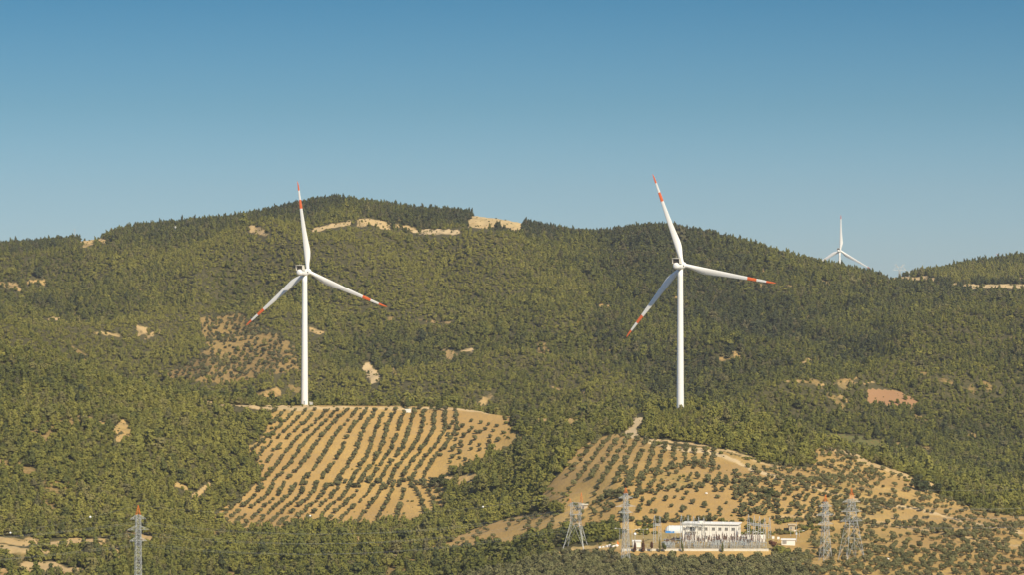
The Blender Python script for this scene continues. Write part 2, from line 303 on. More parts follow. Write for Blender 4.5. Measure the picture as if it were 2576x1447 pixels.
M['dark'] = plain('dark_grille', (.05, .04, .035), .7, .3, 5)
M['grille'] = plain('brown_radiator_core', (.20, .13, .08), .8, .3, 4)
M['steel'] = plain('galvanised_steel', (.56, .56, .52), .55, .15, 1.5, .25)
M['steel_o'] = plain('orange_pylon_paint', (.85, .22, .03), .6, .15, 1)
M['wall'] = plain('white_render', (.80, .76, .66), .85, .05, .5)
M['roofw'] = plain('pale_roof', (.82, .79, .70), .8, .06, .7)
M['conc'] = plain('pale_concrete', (.70, .64, .50), .9, .12, .8)
M['glass'] = plain('dark_window_glass', (.16, .16, .15), .15, .2, 1)
M['frame'] = plain('window_frame', (.55, .5, .42), .6, .05, 1)
M['tarp'] = plain('pale_polythene', (.68, .68, .62), .4, .08, .5)
M['blue'] = plain('blue_tarpaulin', (.05, .25, .60), .5, .12, 1.2)
M['porc'] = plain('brown_porcelain', (.16, .085, .05), .35, .15, 2)
M['greyp'] = plain('grey_enamel', (.36, .39, .38), .5, .1, 1)
M['stone'] = plain('ochre_stone', (.52, .42, .27), .95, .15, 1.2)
M['rock'] = plain('white_rock', (.72, .68, .60), .9, .15, 1)
M['rustred'] = plain('rust_red_panel', (.42, .14, .07), .8, .2, 1)
M['wire'] = plain('aluminium_cable', (.30, .30, .28), .5, .05, 1, .3)

# ------------------------------------------------------------------ object helpers
def tag(o, label=None, cat=None, group=None, kind=None):
    if label: o['label'] = label
    if cat: o['category'] = cat
    if group: o['group'] = group
    if kind: o['kind'] = kind
    return o
def empty(name, loc, rz=0):
    o = bpy.data.objects.new(name, None); COL.objects.link(o); o.location = loc; o.rotation_euler = (0, 0, rz); o.empty_display_size = 1
    return o
class MB:
    """collects simple solids into one mesh"""
    def __init__(s): s.v, s.f, s.m = [], [], []
    def add(s, vs, fs, mi=0):
        k = len(s.v); s.v += [tuple(p) for p in vs]; s.f += [tuple(i + k for i in q) for q in fs]; s.m += [mi] * len(fs)
    def box(s, c, d, rz=0, mi=0):
        x, y, z = d[0] / 2, d[1] / 2, d[2] / 2; ca, sa = math.cos(rz), math.sin(rz)
        vs = []
        for k in (-z, z):
            for a, b in ((-x, -y), (x, -y), (x, y), (-x, y)):
                vs.append((c[0] + a * ca - b * sa, c[1] + a * sa + b * ca, c[2] + k))
        s.add(vs, [(3, 2, 1, 0), (4, 5, 6, 7), (0, 1, 5, 4), (1, 2, 6, 5), (2, 3, 7, 6), (3, 0, 4, 7)], mi)
    def bar(s, a, b, r, n=4, r2=None, mi=0, cap=True):
        a, b = Vector(a), Vector(b); d = b - a
        if d.length < 1e-6: return
        r2 = r if r2 is None else r2
        q = d.to_track_quat('Z', 'Y'); vs = []
        for p, rr in ((a, r), (b, r2)):
            for k in range(n):
                t = 2 * math.pi * (k + .5) / n
                vs.append(p + q @ Vector((rr * math.cos(t), rr * math.sin(t), 0)))
        fs = [(k, (k + 1) % n, n + (k + 1) % n, n + k) for k in range(n)]
        if cap: fs += [tuple(range(n - 1, -1, -1)), tuple(range(n, 2 * n))]
        s.add(vs, fs, mi)
    def lathe(s, prof, n=16, c=(0, 0, 0), mi=0):
        vs = []; fs = []
        for r, z in prof:
            for k in range(n):
                t = 2 * math.pi * k / n; vs.append((c[0] + r * math.cos(t), c[1] + r * math.sin(t), c[2] + z))
        for i in range(len(prof) - 1):
            for k in range(n): fs.append((i * n + k, i * n + (k + 1) % n, (i + 1) * n + (k + 1) % n, (i + 1) * n + k))
        fs += [tuple(range(n - 1, -1, -1)), tuple(range((len(prof) - 1) * n, len(prof) * n))]
        s.add(vs, fs, mi)
    def build(s, name, mats, parent=None, smooth=False):
        me = bpy.data.meshes.new(name); me.from_pydata(s.v, [], s.f)
        for m in (mats if isinstance(mats, (list, tuple)) else [mats]): me.materials.append(m)
        me.polygons.foreach_set('material_index', s.m)
        if smooth: me.polygons.foreach_set('use_smooth', [True] * len(s.f))
        me.update()
        o = bpy.data.objects.new(name, me); COL.objects.link(o)
        if parent is not None: o.parent = parent
        return o
def kids(o): return [c for c in COL.objects if c.parent is o]
def tree_of(root):
    out = [(root, -1)]; i = 0
    allo = list(COL.objects)
    while i < len(out):
        for c in allo:
            if c.parent is out[i][0]: out.append((c, i))
        i += 1
    return out
def dup(plan, loc, rz=0, scale=None):
    new = []
    for o, pi in plan:
        c = o.copy(); COL.objects.link(c)
        if pi >= 0: c.parent = new[pi]
        new.append(c)
    r = new[0]; r.location = loc; r.rotation_euler = (0, 0, rz)
    if scale is not None: r.scale = (scale,) * 3 if not isinstance(scale, tuple) else scale
    return r

# ------------------------------------------------------------------ land mesh
def build_land():
    nu, ny = H.shape
    co = np.stack([XX, YY, H], -1).reshape(-1, 3).astype(np.float32)
    idx = np.arange(nu * ny).reshape(nu, ny)
    q = np.stack([idx[:-1, :-1], idx[1:, :-1], idx[1:, 1:], idx[:-1, 1:]], -1).reshape(-1, 4)
    me = bpy.data.meshes.new('ground'); me.vertices.add(len(co)); me.vertices.foreach_set('co', co.ravel())
    me.loops.add(q.size); me.loops.foreach_set('vertex_index', q.ravel().astype(np.int32))
    me.polygons.add(len(q)); me.polygons.foreach_set('loop_start', np.arange(0, q.size, 4, dtype=np.int32))
    me.polygons.foreach_set('use_smooth', np.ones(len(q), bool))
    me.update(calc_edges=True)
    for nme, A in (('bare', BARE), ('pale', PALE), ('red', RED), ('green', GREEN)):
        a = me.attributes.new(nme, 'FLOAT', 'POINT'); a.data.foreach_set('value', A.ravel().astype(np.float32))
    me.materials.append(M['land'])
    o = bpy.data.objects.new('ground', me); COL.objects.link(o); o['kind'] = 'structure'
build_land()

# ------------------------------------------------------------------ trees: meshes
def crown_mesh(name, lumps, nleaf, leaf, m, seed, core=.80, up=.35):
    """lumps: (x,y,z,rx,rz). A ragged inner mass plus many leaf clumps through and around it."""
    r = np.random.default_rng(seed); vs = []; fs = []
    bm = bmesh.new(); bmesh.ops.create_icosphere(bm, subdivisions=1, radius=1); sph = np.array([v.co[:] for v in bm.verts]); sf = [[v.index for v in f.verts] for f in bm.faces]; bm.free()
    for (x, y, z, a, h) in lumps:
        k = len(vs); j = core * (1 + r.uniform(-.22, .18, len(sph)))
        for p, q in zip(sph, j): vs.append((x + p[0] * a * q, y + p[1] * a * q, z + p[2] * h * q))
        fs += [tuple(i + k for i in f) for f in sf]
    w = np.array([l[3] ** 2 * 1. for l in lumps]); w /= w.sum()
    for _ in range(nleaf):
        x, y, z, a, h = lumps[r.choice(len(lumps), p=w)]
        d = r.normal(size=3); d /= np.linalg.norm(d); d[2] = d[2] * .9 + .1
        rad = r.uniform(.72, 1.14)
        c = np.array([x + d[0] * a * rad, y + d[1] * a * rad, z + d[2] * h * rad])
        nrm = d + r.normal(size=3) * .45 + np.array([0, 0, up]); nrm /= np.linalg.norm(nrm)
        t = np.cross(nrm, r.normal(size=3)); t /= np.linalg.norm(t); b = np.cross(nrm, t)
        s1, s2 = leaf * r.uniform(.5, 1.25), leaf * r.uniform(.4, 1.)
        k = len(vs)
        vs += [tuple(c + t * s1), tuple(c + b * s2 - nrm * leaf * .25), tuple(c - t * s1 * .8), tuple(c - b * s2 * .9)]
        fs.append((k, k + 1, k + 2, k + 3))
    me = bpy.data.meshes.new(name); me.from_pydata(vs, [], fs); me.materials.append(m); me.update()
    return me
def trunk_mesh(name, h, r0, seed, limbs=3, spread=.8, fork=.45):
    r = random.Random(seed); b = MB()
    p = Vector((0, 0, -.9)); q = Vector((r.uniform(-.12, .12) * h * .4, r.uniform(-.1, .1), h * fork))
    b.bar(p, q, r0, 6, r0 * .75); top = Vector((q.x * 1.3, q.y, h)); b.bar(q, top, r0 * .75, 6, r0 * .3)
    for k in range(limbs):
        t = 2 * math.pi * (k + r.random() * .5) / limbs
        b.bar(q + Vector((0, 0, r.random() * h * .15)), q + Vector((math.cos(t) * spread, math.sin(t) * spread, h * (1 - fork) * r.uniform(.5, .9))), r0 * .5, 5, r0 * .18)
    me = bpy.data.meshes.new(name); me.from_pydata(b.v, [], b.f); me.materials.append(M['bark']); me.update()
    return me
def pine_lumps(h, w, seed, cone=1.):
    r = random.Random(seed); L = []
    n = 5
    for k in range(n):
        t = k / (n - 1); z = h * (.26 + .62 * t); a = w * (1 - .72 * t * cone) * r.uniform(.85, 1.15)
        L.append((r.uniform(-.32, .32) * w * (1 - t * .6), r.uniform(-.32, .32) * w * (1 - t * .6), z, a * .85, h * .17))
    for k in range(3):
        t = r.random() * 2 * math.pi; L.append((math.cos(t) * w * .5, math.sin(t) * w * .5, h * r.uniform(.28, .5), w * .5, h * .12))
    return L
PINES = []   # (crown, trunk, height)
specs = [(5.1, 2.35, .5), (6.3, 2.3, .8), (4.3, 2.5, .3), (4.8, 2.3, .45), (3.9, 2.45, .2), (8.0, 2.5, .95)]
for i, (h, w, cn) in enumerate(specs):
    PINES.append((crown_mesh('crown', pine_lumps(h, w, 40 + i, cn), 190, .55, M['pine'], 100 + i), trunk_mesh('trunk', h * .9, .17, 20 + i, 4, w * .5, .4), h))
BUSH = []
for i in range(3):
    r = random.Random(300 + i)
    L = [(r.uniform(-.9, .9), r.uniform(-.9, .9), r.uniform(.9, 1.6), r.uniform(.9, 1.3), r.uniform(.8, 1.1)) for _ in range(5)]
    BUSH.append((crown_mesh('crown', L, 120, .42, M['pine'], 330 + i), trunk_mesh('trunk', 1.5, .1, 350 + i, 4, .6, .3), 2.6))
OLIVES = []
for i in range(5):
    r = random.Random(500 + i)
    L = [(r.uniform(-.75, .75), r.uniform(-.75, .75), r.uniform(1.25, 2.2), r.uniform(.85, 1.15), r.uniform(.7, .95)) for _ in range(5 + i % 3)]
    OLIVES.append((crown_mesh('crown', L, 230, .36, M['olive'], 530 + i, .66), trunk_mesh('trunk', 2.4, .20, 550 + i, 4, .8, .35), 3.6))

def proto_collection(name, meshes):
    c = bpy.data.collections.new(name)
    for i, (cr, tr, h) in enumerate(meshes):
        o = bpy.data.objects.new('%s_%02d' % (name, i), joined(cr, tr)); c.objects.link(o)
    return c
def joined(a, b):
    bm = bmesh.new(); bm.from_mesh(a); n = len(bm.faces); bm.from_mesh(b); bm.faces.ensure_lookup_table()
    for f in bm.faces[n:]: f.material_index = 1
    me = bpy.data.meshes.new('tree_clump'); bm.to_mesh(me); bm.free(); me.materials.append(a.materials[0]); me.materials.append(b.materials[0])
    return me
def scatter(name, label, cat, P, S, SZ, T, I, coll):
    me = bpy.data.meshes.new(name); n = len(P); me.vertices.add(n); me.vertices.foreach_set('co', np.asarray(P, np.float32).ravel())
    def fa(nm, ty, A):
        a = me.attributes.new(nm, ty, 'POINT'); a.data.foreach_set('vector' if ty == 'FLOAT_VECTOR' else 'value', np.asarray(A).ravel())
    sc = np.stack([S, S, S * SZ], -1).astype(np.float32)
    rot = np.stack([rng.normal(0, .05, n), rng.normal(0, .05, n), rng.uniform(0, 6.283, n)], -1).astype(np.float32)
    fa('sc', 'FLOAT_VECTOR', sc); fa('rot', 'FLOAT_VECTOR', rot); fa('tint', 'FLOAT', np.asarray(T, np.float32)); fa('pick', 'INT', np.asarray(I, np.int32))
    o = bpy.data.objects.new(name, me); COL.objects.link(o)
    ng = bpy.data.node_groups.new(name + '_planting', 'GeometryNodeTree')
    ng.interface.new_socket('Geometry', in_out='INPUT', socket_type='NodeSocketGeometry'); ng.interface.new_socket('Geometry', in_out='OUTPUT', socket_type='NodeSocketGeometry')
    gi, go = ng.nodes.new('NodeGroupInput'), ng.nodes.new('NodeGroupOutput')
    iop = ng.nodes.new('GeometryNodeInstanceOnPoints'); ci = ng.nodes.new('GeometryNodeCollectionInfo'); ci.inputs['Collection'].default_value = coll
    ci.inputs['Separate Children'].default_value = True; ci.inputs['Reset Children'].default_value = True
    mp = ng.nodes.new('GeometryNodeMeshToPoints')
    def na(nm, ty):
        a = ng.nodes.new('GeometryNodeInputNamedAttribute'); a.data_type = ty; a.inputs['Name'].default_value = nm; return a.outputs['Attribute']
    ng.links.new(gi.outputs[0], mp.inputs['Mesh']); ng.links.new(mp.outputs['Points'], iop.inputs['Points'])
    ng.links.new(ci.outputs[0], iop.inputs['Instance']); iop.inputs['Pick Instance'].default_value = True
    ng.links.new(na('pick', 'INT'), iop.inputs['Instance Index']); ng.links.new(na('rot', 'FLOAT_VECTOR'), iop.inputs['Rotation']); ng.links.new(na('sc', 'FLOAT_VECTOR'), iop.inputs['Scale'])
    ng.links.new(iop.outputs[0], go.inputs[0])
    md = o.modifiers.new('planting', 'NODES'); md.node_group = ng
    tag(o, label, cat, None, 'stuff')
    return o

# ------------------------------------------------------------------ forest positions
def grid_pts(y0, y1, s, u0=-420, u1=2990):
    xs0, xs1 = (u0 - UC) / F * y1, (u1 - UC) / F * y1
    gx, gy = np.meshgrid(np.arange(xs0, xs1, s), np.arange(y0, y1, s))
    x = gx.ravel() + rng.uniform(-.5, .5, gx.size) * s; y = gy.ravel() + rng.uniform(-.5, .5, gx.size) * s
    u = UC + x / y * F; k = (u > u0) & (u < u1)
    return x[k], y[k]
xa, ya = grid_pts(1255, 2110, 2.9); xb, yb = grid_pts(2110, 3345, 3.5); xc, yc = grid_pts(3345, 3900, 5.0)
x = np.concatenate([xa, xb, xc]); y = np.concatenate([ya, yb, yc])
z = zat(x, y); u, v = bear(x, y, z)
bare = samp(BARE, x, y); orc = samp(ORC, x, y); grv = samp(GRV, x, y); yard = samp(YARD, x, y); red = samp(RED, x, y); green = samp(GREEN, x, y)
dens = .80 + .3 * fbm(x, y, 60, 3, 91)
dens *= (1 - np.clip(bare * 1.5, 0, .965)) * (1 - np.clip(.76 * samp(CLR, x, y), 0, .97))
dens = np.where((orc > .3) | (yard > 0), 0, dens)
dens = np.where(grv > .3, .05, dens)
dens = np.where(green > 1.2, .06, dens)
# the round-crowned grove along the bottom edge and the strips that hold olives instead of pines
fg = (y < 1405) & (u > 1130)
dens = np.where(fg, 0, dens)
for (tu, ty, rad) in ((766, 2000, 9), (1711, 1880, 6), (347, 1300, 5), (1448, 1428, 13)):
    tx = (tu - UC) / F * ty
    dens = np.where(np.hypot(x - tx, y - ty) < rad, 0, dens)
rp = np.array([[(a - 6 if a < 1602 else a + 6), (b + (20 if b > 1050 else -2))] for a, b in ROAD])
dens = np.where(poly([tuple(p) for p in rp], u, v) & (y < 2060), 0, dens)
# hidden ground carries fewer trees
run = samp(RUN, x, y); hid = (VH + (ZC - z - 9) / y * F) > run + 3
dens = np.where(hid, dens * .12, dens)
keep = rng.uniform(0, 1, len(x)) < dens
x, y, z, u, v, hid, run, bare = [a[keep] for a in (x, y, z, u, v, hid, run, bare)]
# species and colour vary by noise and place: dark pines on the tops, bright young growth on the mid slopes
dark = fbm(x, y * .7, 170, 3, 101) * 1.3 + .85 * fbm(x, y, 38, 3, 105)
yc2 = np.interp(u, UG, YC2)
top = sstep(-210, -60, y - yc2) * ((u < 1400) * 1.) * .75
rh = ((u > 1500) & (y > 2500)) * .32
nearl = (y < 2060) * .12
tint = .08 - .50 * dark - top - rh + nearl + rng.normal(0, .30, len(x))
rd = samp(RIDV, x, y); tint = tint + (rd - .5) * 1.15  # tint darker in the gullies, paler on the spurs
tint = np.clip(tint, -1.1, .95)
patch = fbm(x, y, 45, 3, 111)
isb = (rng.uniform(0, 1, len(x)) < np.clip(.20 + .5 * patch + .25 * tint, .05, .75)) & (y < yc2 - 60)
hs = np.where(y < 2110, .69, np.where(y < yc2 - 90, .67, .88)) * np.exp(rng.normal(0, .28, len(x))) * (1 + .18 * fbm(x, y, 25, 2, 121))
hs = np.where(y > 3400, hs * 1.15, hs) * np.clip(1.12 - (rd - .5) * .6, .75, 1.4)
hs = np.where((np.abs(u - 1711) < 60) & (y > 1710) & (y < 1895), hs * .5, hs)
big = rng.uniform(0, 1, len(x)) < .03; hs = np.where(big & (y < yc2 - 80), hs * 1.35, hs); hs = np.where(y > yc2 - 60, np.minimum(hs, 1.15), hs); tint = np.where(big, tint - .45, tint)
pick = rng.integers(0, 6, len(x)); pick = np.where((pick == 5) & (rng.uniform(0, 1, len(x)) < .8), 0, pick); pick = np.where(((top > .3) | (y > yc2 - 60)) & (rng.uniform(0, 1, len(x)) < .7), rng.choice([0, 1, 1, 5], len(x)), pick)
infr = (u > -5) & (u < 2580) & (v < 1447 + 10) & ~hid

# ------------------------------------------------------------------ single trees
UNSEEN = []
def cell_name(u, v):
    """what a spot is called after the landmarks near it"""
    if v > 1383 and u > 1130:
        for lim, s in ((1330, 'left of the splayed pylon'), (1430, 'just left below the splayed pylon'), (1500, 'below the splayed pylon'), (1550, 'left of the slender pylon foot'), (1600, 'around the slender pylon foot'),
                       (1700, 'below the substation wall, left end'), (1800, 'below the white building'), (1900, 'below the right gantry'), (1990, 'below the substation wall, right end'), (2060, 'left of the paired pylons'), (2200, 'at the feet of the paired pylons'), (2330, 'just right of the paired pylons'), (2460, 'towards the lower right corner')):
            if u < lim: return s
        return 'in the lower right corner'
    if u < 1290 and v > 1215:
        for lim, s in ((120, 'at the lower left edge'), (250, 'above the lower left bank'), (330, 'left of the left pylon'), (430, 'right of the left pylon'), (560, 'below the left forest slope'), (700, 'at the foot of the left orchard'), (850, 'under the left orchard rows'), (1000, 'under the middle of the left orchard'), (1130, 'under the right end of the left orchard')):
            if u < lim: return s
        return 'in the gully right of the left orchard'
    if u < 1290: return 'on the slope beside the left orchard'
    for lim, s in ((1420, 'left of the right orchard'), (1520, 'behind the splayed pylon'), (1640, 'behind the slender pylon'), (1760, 'above the polytunnel'), (1880, 'above the white building'), (2000, 'above the right gantry'), (2130, 'behind the paired pylons'), (2280, 'right of the paired pylons'), (2430, 'on the right hand slope')):
        if u < lim: return s
    return 'at the right edge of the slope'
ORD = [o_ + ' from left' for o_ in 'first second third fourth fifth sixth seventh eighth ninth tenth eleventh twelfth thirteenth fourteenth fifteenth sixteenth seventeenth eighteenth nineteenth twentieth twenty-first twenty-second twenty-third twenty-fourth twenty-fifth'.split()]
def plant_singles(name, kindword, cat, group, P, S, SZ, T, I, protos, band):
    """the trees that show largest, each a thing of its own with trunk and crown"""
    uv = [bear(p[0], p[1], p[2]) for p in P]
    cells = {}
    for k, (a, b) in enumerate(uv):
        cells.setdefault((cell_name(a, b), band(b)), []).append(k)
    label = {}
    for (c, bd), ks in cells.items():
        ks.sort(key=lambda k: uv[k][0])
        for n, k in enumerate(ks):
            if len(ks) == 1: label[k] = '%s %s%s' % (kindword, c, bd)
            elif n < len(ORD): label[k] = '%s %s%s, %s' % (kindword, c, bd, ORD[n])
            else: label[k] = '%s %s%s, far right' % (kindword, c, bd)
    for k, p in enumerate(P):
        cr, tr, h = protos[int(I[k])]
        e = bpy.data.objects.new(name, None); COL.objects.link(e)
        e.location = p; e.rotation_euler = (0, 0, float(rng.uniform(0, 6.283))); s = float(S[k]); e.scale = (s, s, s * float(SZ[k])); e.empty_display_size = 1
        tag(e, label[k], cat, group)
        for nm, me in (('trunk', tr), ('crown', cr)):
            o = bpy.data.objects.new(nm, me); COL.objects.link(o); o.parent = e; o['leaf_tint'] = float(T[k])
def split_big(P, S, T, vis, n=300):
    score = S / P[:, 1]; score = np.where(vis, score, -1)
    idx = np.argsort(-score)[:n]
    m = np.zeros(len(P), bool); m[idx] = True
    return m & vis

Ppine = np.stack([x, y, z - .15], -1)
pb = ~isb
P1, S1, T1, I1 = Ppine[pb], hs[pb], tint[pb], pick[pb]
vis1 = infr[pb] & (P1[:, 1] < 2000)
SZ1 = np.ones(len(P1)) * np.exp(rng.normal(0, .1, len(P1)))
bigm = split_big(P1, S1 * np.array([s[0] for s in specs])[I1] / 7, T1, vis1, 300)
BAND = lambda b: (', bottom row' if b > 1436 else ', lower row' if b > 1422 else ', middle row' if b > 1408 else ', upper row' if b > 1390 else ', top row' if b > 1340 else ', upslope')
plant_singles('pine_tree', 'bushy pine', 'pine tree', 'pines on the lower forest slopes', P1[bigm], S1[bigm], SZ1[bigm], T1[bigm], I1[bigm], PINES, BAND)
pcol = proto_collection('pine_clump', PINES); bcol = proto_collection('bush_clump', BUSH); ocol = proto_collection('olive_clump', OLIVES)
scatter('forest', 'dark and yellow-green pine forest covering the hills behind the turbines', 'forest', P1[~bigm], S1[~bigm], SZ1[~bigm], T1[~bigm], I1[~bigm], pcol)
P2, S2, T2 = Ppine[isb], hs[isb] * 1.25, np.clip(tint[isb] + .28, -1, .95)
xs_, ys_ = grid_pts(1390, 3300, 3.0); b_ = samp(BARE, xs_, ys_); o_ = samp(ORC, xs_, ys_)
u_ = UC + xs_ / ys_ * F; st_ = samp(STR, xs_, ys_)
edge = (b_ > .1) & (rng.uniform(0, 1, len(xs_)) < np.clip(.03 + .28 * (fbm(xs_, ys_, 30, 3, 131) - .15), .01, .3) * np.where(u_ > 1300, 1., .45) + .12 * st_) & (samp(YARD, xs_, ys_) == 0)
P3 = np.stack([xs_[edge], ys_[edge], zat(xs_[edge], ys_[edge]) - .1], -1)
S3 = rng.uniform(.18, .6, len(P3)); T3 = rng.uniform(-.4, .4, len(P3))
xe, ye = grid_pts(1390, 2060, 2.6); oe = samp(ORC, xe, ye) > .5
be = oe & (np.minimum.reduce([samp(ORC, xe + a_, ye + c_) for a_, c_ in ((7, 0), (-7, 0), (0, 9), (0, -9))]) < .5) & (rng.uniform(0, 1, len(xe)) < .16) & (samp(YARD, xe, ye) == 0) & (UC + xe / ye * F < 2400) & (ye > 1480)
P4 = np.stack([xe[be], ye[be], zat(xe[be], ye[be]) - .1], -1); P3 = np.concatenate([P3, P4]); S3 = np.concatenate([S3, rng.uniform(.3, 1.0, len(P4))]); T3 = np.concatenate([T3, rng.uniform(-.4, .5, len(P4))])
R = random.Random(77)
for _ in range(330):
    uu, vv = R.uniform(1562, 2070), R.uniform(1312, 1352)
    if 1650 < uu < 1745 and vv > 1326: continue
    if float(fbm(np.array([uu]), np.array([vv * 2.]), 45, 2, 151)[0]) < -.1: continue
    p_ = hit(uu, vv, 1474)
    if p_ is None or p_.y > 1600: continue
    P3 = np.concatenate([P3, [[p_.x, p_.y, p_.z - .1]]]); S3 = np.append(S3, R.uniform(.35, .9)); T3 = np.append(T3, R.gauss(.1, .35))
scatter('scrub', 'yellow-green scrub and low bushes between the pines and on open soil', 'scrub', np.concatenate([P2, P3]), np.concatenate([S2, S3]), np.ones(len(P2) + len(P3)) * .9, np.concatenate([T2, T3]), rng.integers(0, 3, len(P2) + len(P3)), bcol)

# ------------------------------------------------------------------ olive orchards: rows follow the slopes
OL = []   # x,y,z,scale,tint
def put(u, v, s, t=0., ymin=1240, ymax=2060, need=None):
    if not (-60 < u < 2640): return
    p = hit(u, v, ymin)
    if p is None or p.y > ymax: return
    if need is not None and float(samp(need, p.x, p.y)) < .5: return
    OL.append((p.x, p.y, p.z - .1, s, t))
R = random.Random(5)
# left orchard, upper field
for k in range(-3, 22):
    xt = 300 + k * 77
    s = min(max((xt - 600) / 1300, 0), 1); yv = 205.
    while yv < 770:
        dy = yv - 200
        lean = float(np.interp(s, [0, .35, .57, .8, 1], [1.05, .85, .48, .3, .1]))
        xx = xt - dy * lean - max(0, dy - 150) * .55 * max(0, (s - .6) / .4) + 14 * math.sin(dy / 70 + s * 5)
        uu, vv = c6([(xx, yv)])[0]
        rot = .05 if 1100 < xx < 1900 else .14
        if R.random() > rot and xx < 1930 - max(0, yv - 330) * .55:
            big = 1.0 if xt > 1000 else .9
            put(uu + R.gauss(0, 1.1), vv + R.gauss(0, 1.), R.uniform(.7, 1.12) * big, R.gauss(-.05, .3), 1700, 2010, ORC)
        yv += R.uniform(13, 19)
# left orchard, lower field
for k in range(-1, 23):
    xt = 250 + k * 84; yv = 775.
    while yv < 1150:
        dy = yv - 800
        lean = .98 if xt < 1250 else max(0, .98 * (1 - (xt - 1250) / 350))
        xx = xt - dy * lean * (.55 + .45 * min(1, max(0, dy) / 150)) + (70 * math.sin(dy / 110) if xt > 1560 else 0)
        uu, vv = c6([(xx, yv)])[0]
        if R.random() > .12: put(uu + R.gauss(0, 1.2), vv + R.gauss(0, 1.), R.uniform(.65, 1.15), R.gauss(-.05, .3), 1650, 2010, ORC)
        yv += R.uniform(15, 21)
# loose trees at the right of the left orchard
for a in range(9):
    for b in range(9):
        xx = 1900 + a * 62 - b * 14 + R.gauss(0, 11); yv = 265 + b * 40 + a * 12 + R.gauss(0, 8)
        uu, vv = c6([(xx, yv)])[0]
        if R.random() > .16: put(uu, vv, R.uniform(.75, 1.15), R.gauss(-.1, .2), 1700, 2010, ORC)
# dark band of bigger trees between the two fields
for k in range(26):
    uu, vv = c6([(960 + k * 34 + R.gauss(0, 8), 765 + R.gauss(0, 16))])[0]
    put(uu, vv, R.uniform(.8, 1.25), R.gauss(-.3, .2), 1700, 2010, ORC)
# right orchard: steep slanting rows
for k in range(0, 13):
    xt = 560 + k * 72; yv = 385. if k < 5 else 430. + (k - 5) * 12
    x0 = xt
    while yv < 900:
        dy = yv - 400
        lean = max(.05, .85 - k * .085)
        xx = x0 + 110 - dy * lean
        uu, vv = c8([(xx, yv)])[0]
        lim = 640 + k * 18 if k < 9 else 640
        dense = yv < lim + 60
        if (dense and R.random() > .08) or (not dense and R.random() > .55): put(uu + R.gauss(0, 1.2), vv + R.gauss(0, 1.), R.uniform(.7, 1.15), R.gauss(-.05, .3), 1440, 1900, ORC)
        yv += R.uniform(17, 24) if dense else R.uniform(38, 50)
        if k >= 7 and yv > 660: break
# open middle orchard above the substation
for a in range(18):
    for b in range(9):
        xx = 700 + a * 82 - b * 24 + R.gauss(0, 15); yv = 655 + b * 47 + R.gauss(0, 10) - abs(a - 6) * 3
        if xx < 640 or (xx < 800 and yv < 800): continue
        uu, vv = c8([(xx, yv)])[0]
        if R.random() > .22:
            sz = R.uniform(.55, 1.05); put(uu, vv, sz, R.gauss(-.1, .22), 1480, 1900, ORC)
            if R.random() < .5: put(uu + R.gauss(0, 3), vv - 6, sz * .8, R.gauss(-.1, .22), 1480, 1900, ORC)
# hedge lines across the right orchard
for pts, n in (([(1505, 1260), (1560, 1240), (1620, 1198), (1700, 1178), (1790, 1168)], 46), ([(1500, 1262), (1600, 1248), (1700, 1232), (1820, 1218), (1905, 1215)], 44), ([(1560, 1300), (1600, 1318), (1700, 1316), (1800, 1310)], 30), ([(1950, 1312), (2100, 1310), (2200, 1322), (2330, 1324), (2400, 1345), (2440, 1372)], 80)):
    for i in range(n):
        t = i / (n - 1) * (len(pts) - 1); j = min(int(t), len(pts) - 2); f = t - j
        put(pts[j][0] * (1 - f) + pts[j + 1][0] * f + R.gauss(0, 3), pts[j][1] * (1 - f) + pts[j + 1][1] * f + R.gauss(0, 3), R.uniform(.6, 1.05), R.gauss(.05, .25), 1440, 1900)
# right-hand slopes: irregular olives, denser to the top and right
for kk in range(-17, 34):
    uu = 1840.
    while uu < 2630:
        vv = 1120 + kk * 11.5 + .27 * (uu - 1850) + 9 * math.sin(uu / 95 + kk * .25) + 5 * math.sin(uu / 33 + kk)
        uu += R.uniform(8.5, 13.5)
        if not 1120 < vv < 1450 or (uu < 2030 and vv > 1300) or (uu < 1960 and vv < 1190): continue
        d = .66 + .8 * float(fbm(np.array([uu * 1.]), np.array([vv * 2.2]), 80, 3, 141)[0])
        if vv < 1290 and uu > 1950: d += .22
        if uu > 2300 and 1240 < vv < 1330: d += .35
        if R.random() > d: continue
        put(uu + R.gauss(0, 2.2), vv + R.gauss(0, 1.8), R.uniform(.5, 1.05), R.gauss(.1, .3), 1300, 1800, ORC)
# strip left of the splayed pylon
for _ in range(70):
    uu = R.uniform(1100, 1560); put(uu, 1385 - (uu - 1060) * .2 + R.uniform(-30, 12), R.uniform(.5, .9), R.gauss(-.1, .2), 1400, 1800, ORC)
# foreground grove
gx, gy = np.meshgrid(np.arange(-30, 230, 4.1), np.arange(1262, 1404, 4.6))
for a, b in zip(gx.ravel() + rng.normal(0, .7, gx.size), gy.ravel() + rng.normal(0, .7, gx.size)):
    uu = UC + a / b * F
    if uu < 1120 + (1404 - b) * .9 or uu > 2640 or R.random() < .1: continue
    if uu > 2030 and R.random() < .66: continue
    if 1395 < b and 1560 < uu < 1960: continue
    OL.append((a, b, float(zat(a, b)) - .1, R.uniform(.85, 1.3) * (.85 if uu > 2030 else 1), R.gauss(.02, .25)))
# far grove on the mountain flank
gx, gy = np.meshgrid(np.arange(-330, -150, 5.6), np.arange(2450, 3150, 7.))
for a, b in zip(gx.ravel() + rng.normal(0, 1.3, gx.size), gy.ravel() + rng.normal(0, 1.5, gx.size)):
    if float(samp(GRV, a, b)) > .5 and R.random() > .12: OL.append((a, b, float(zat(a, b)) - .1, R.uniform(.75, 1.3), R.gauss(-.35, .25)))
OL = np.array(OL)
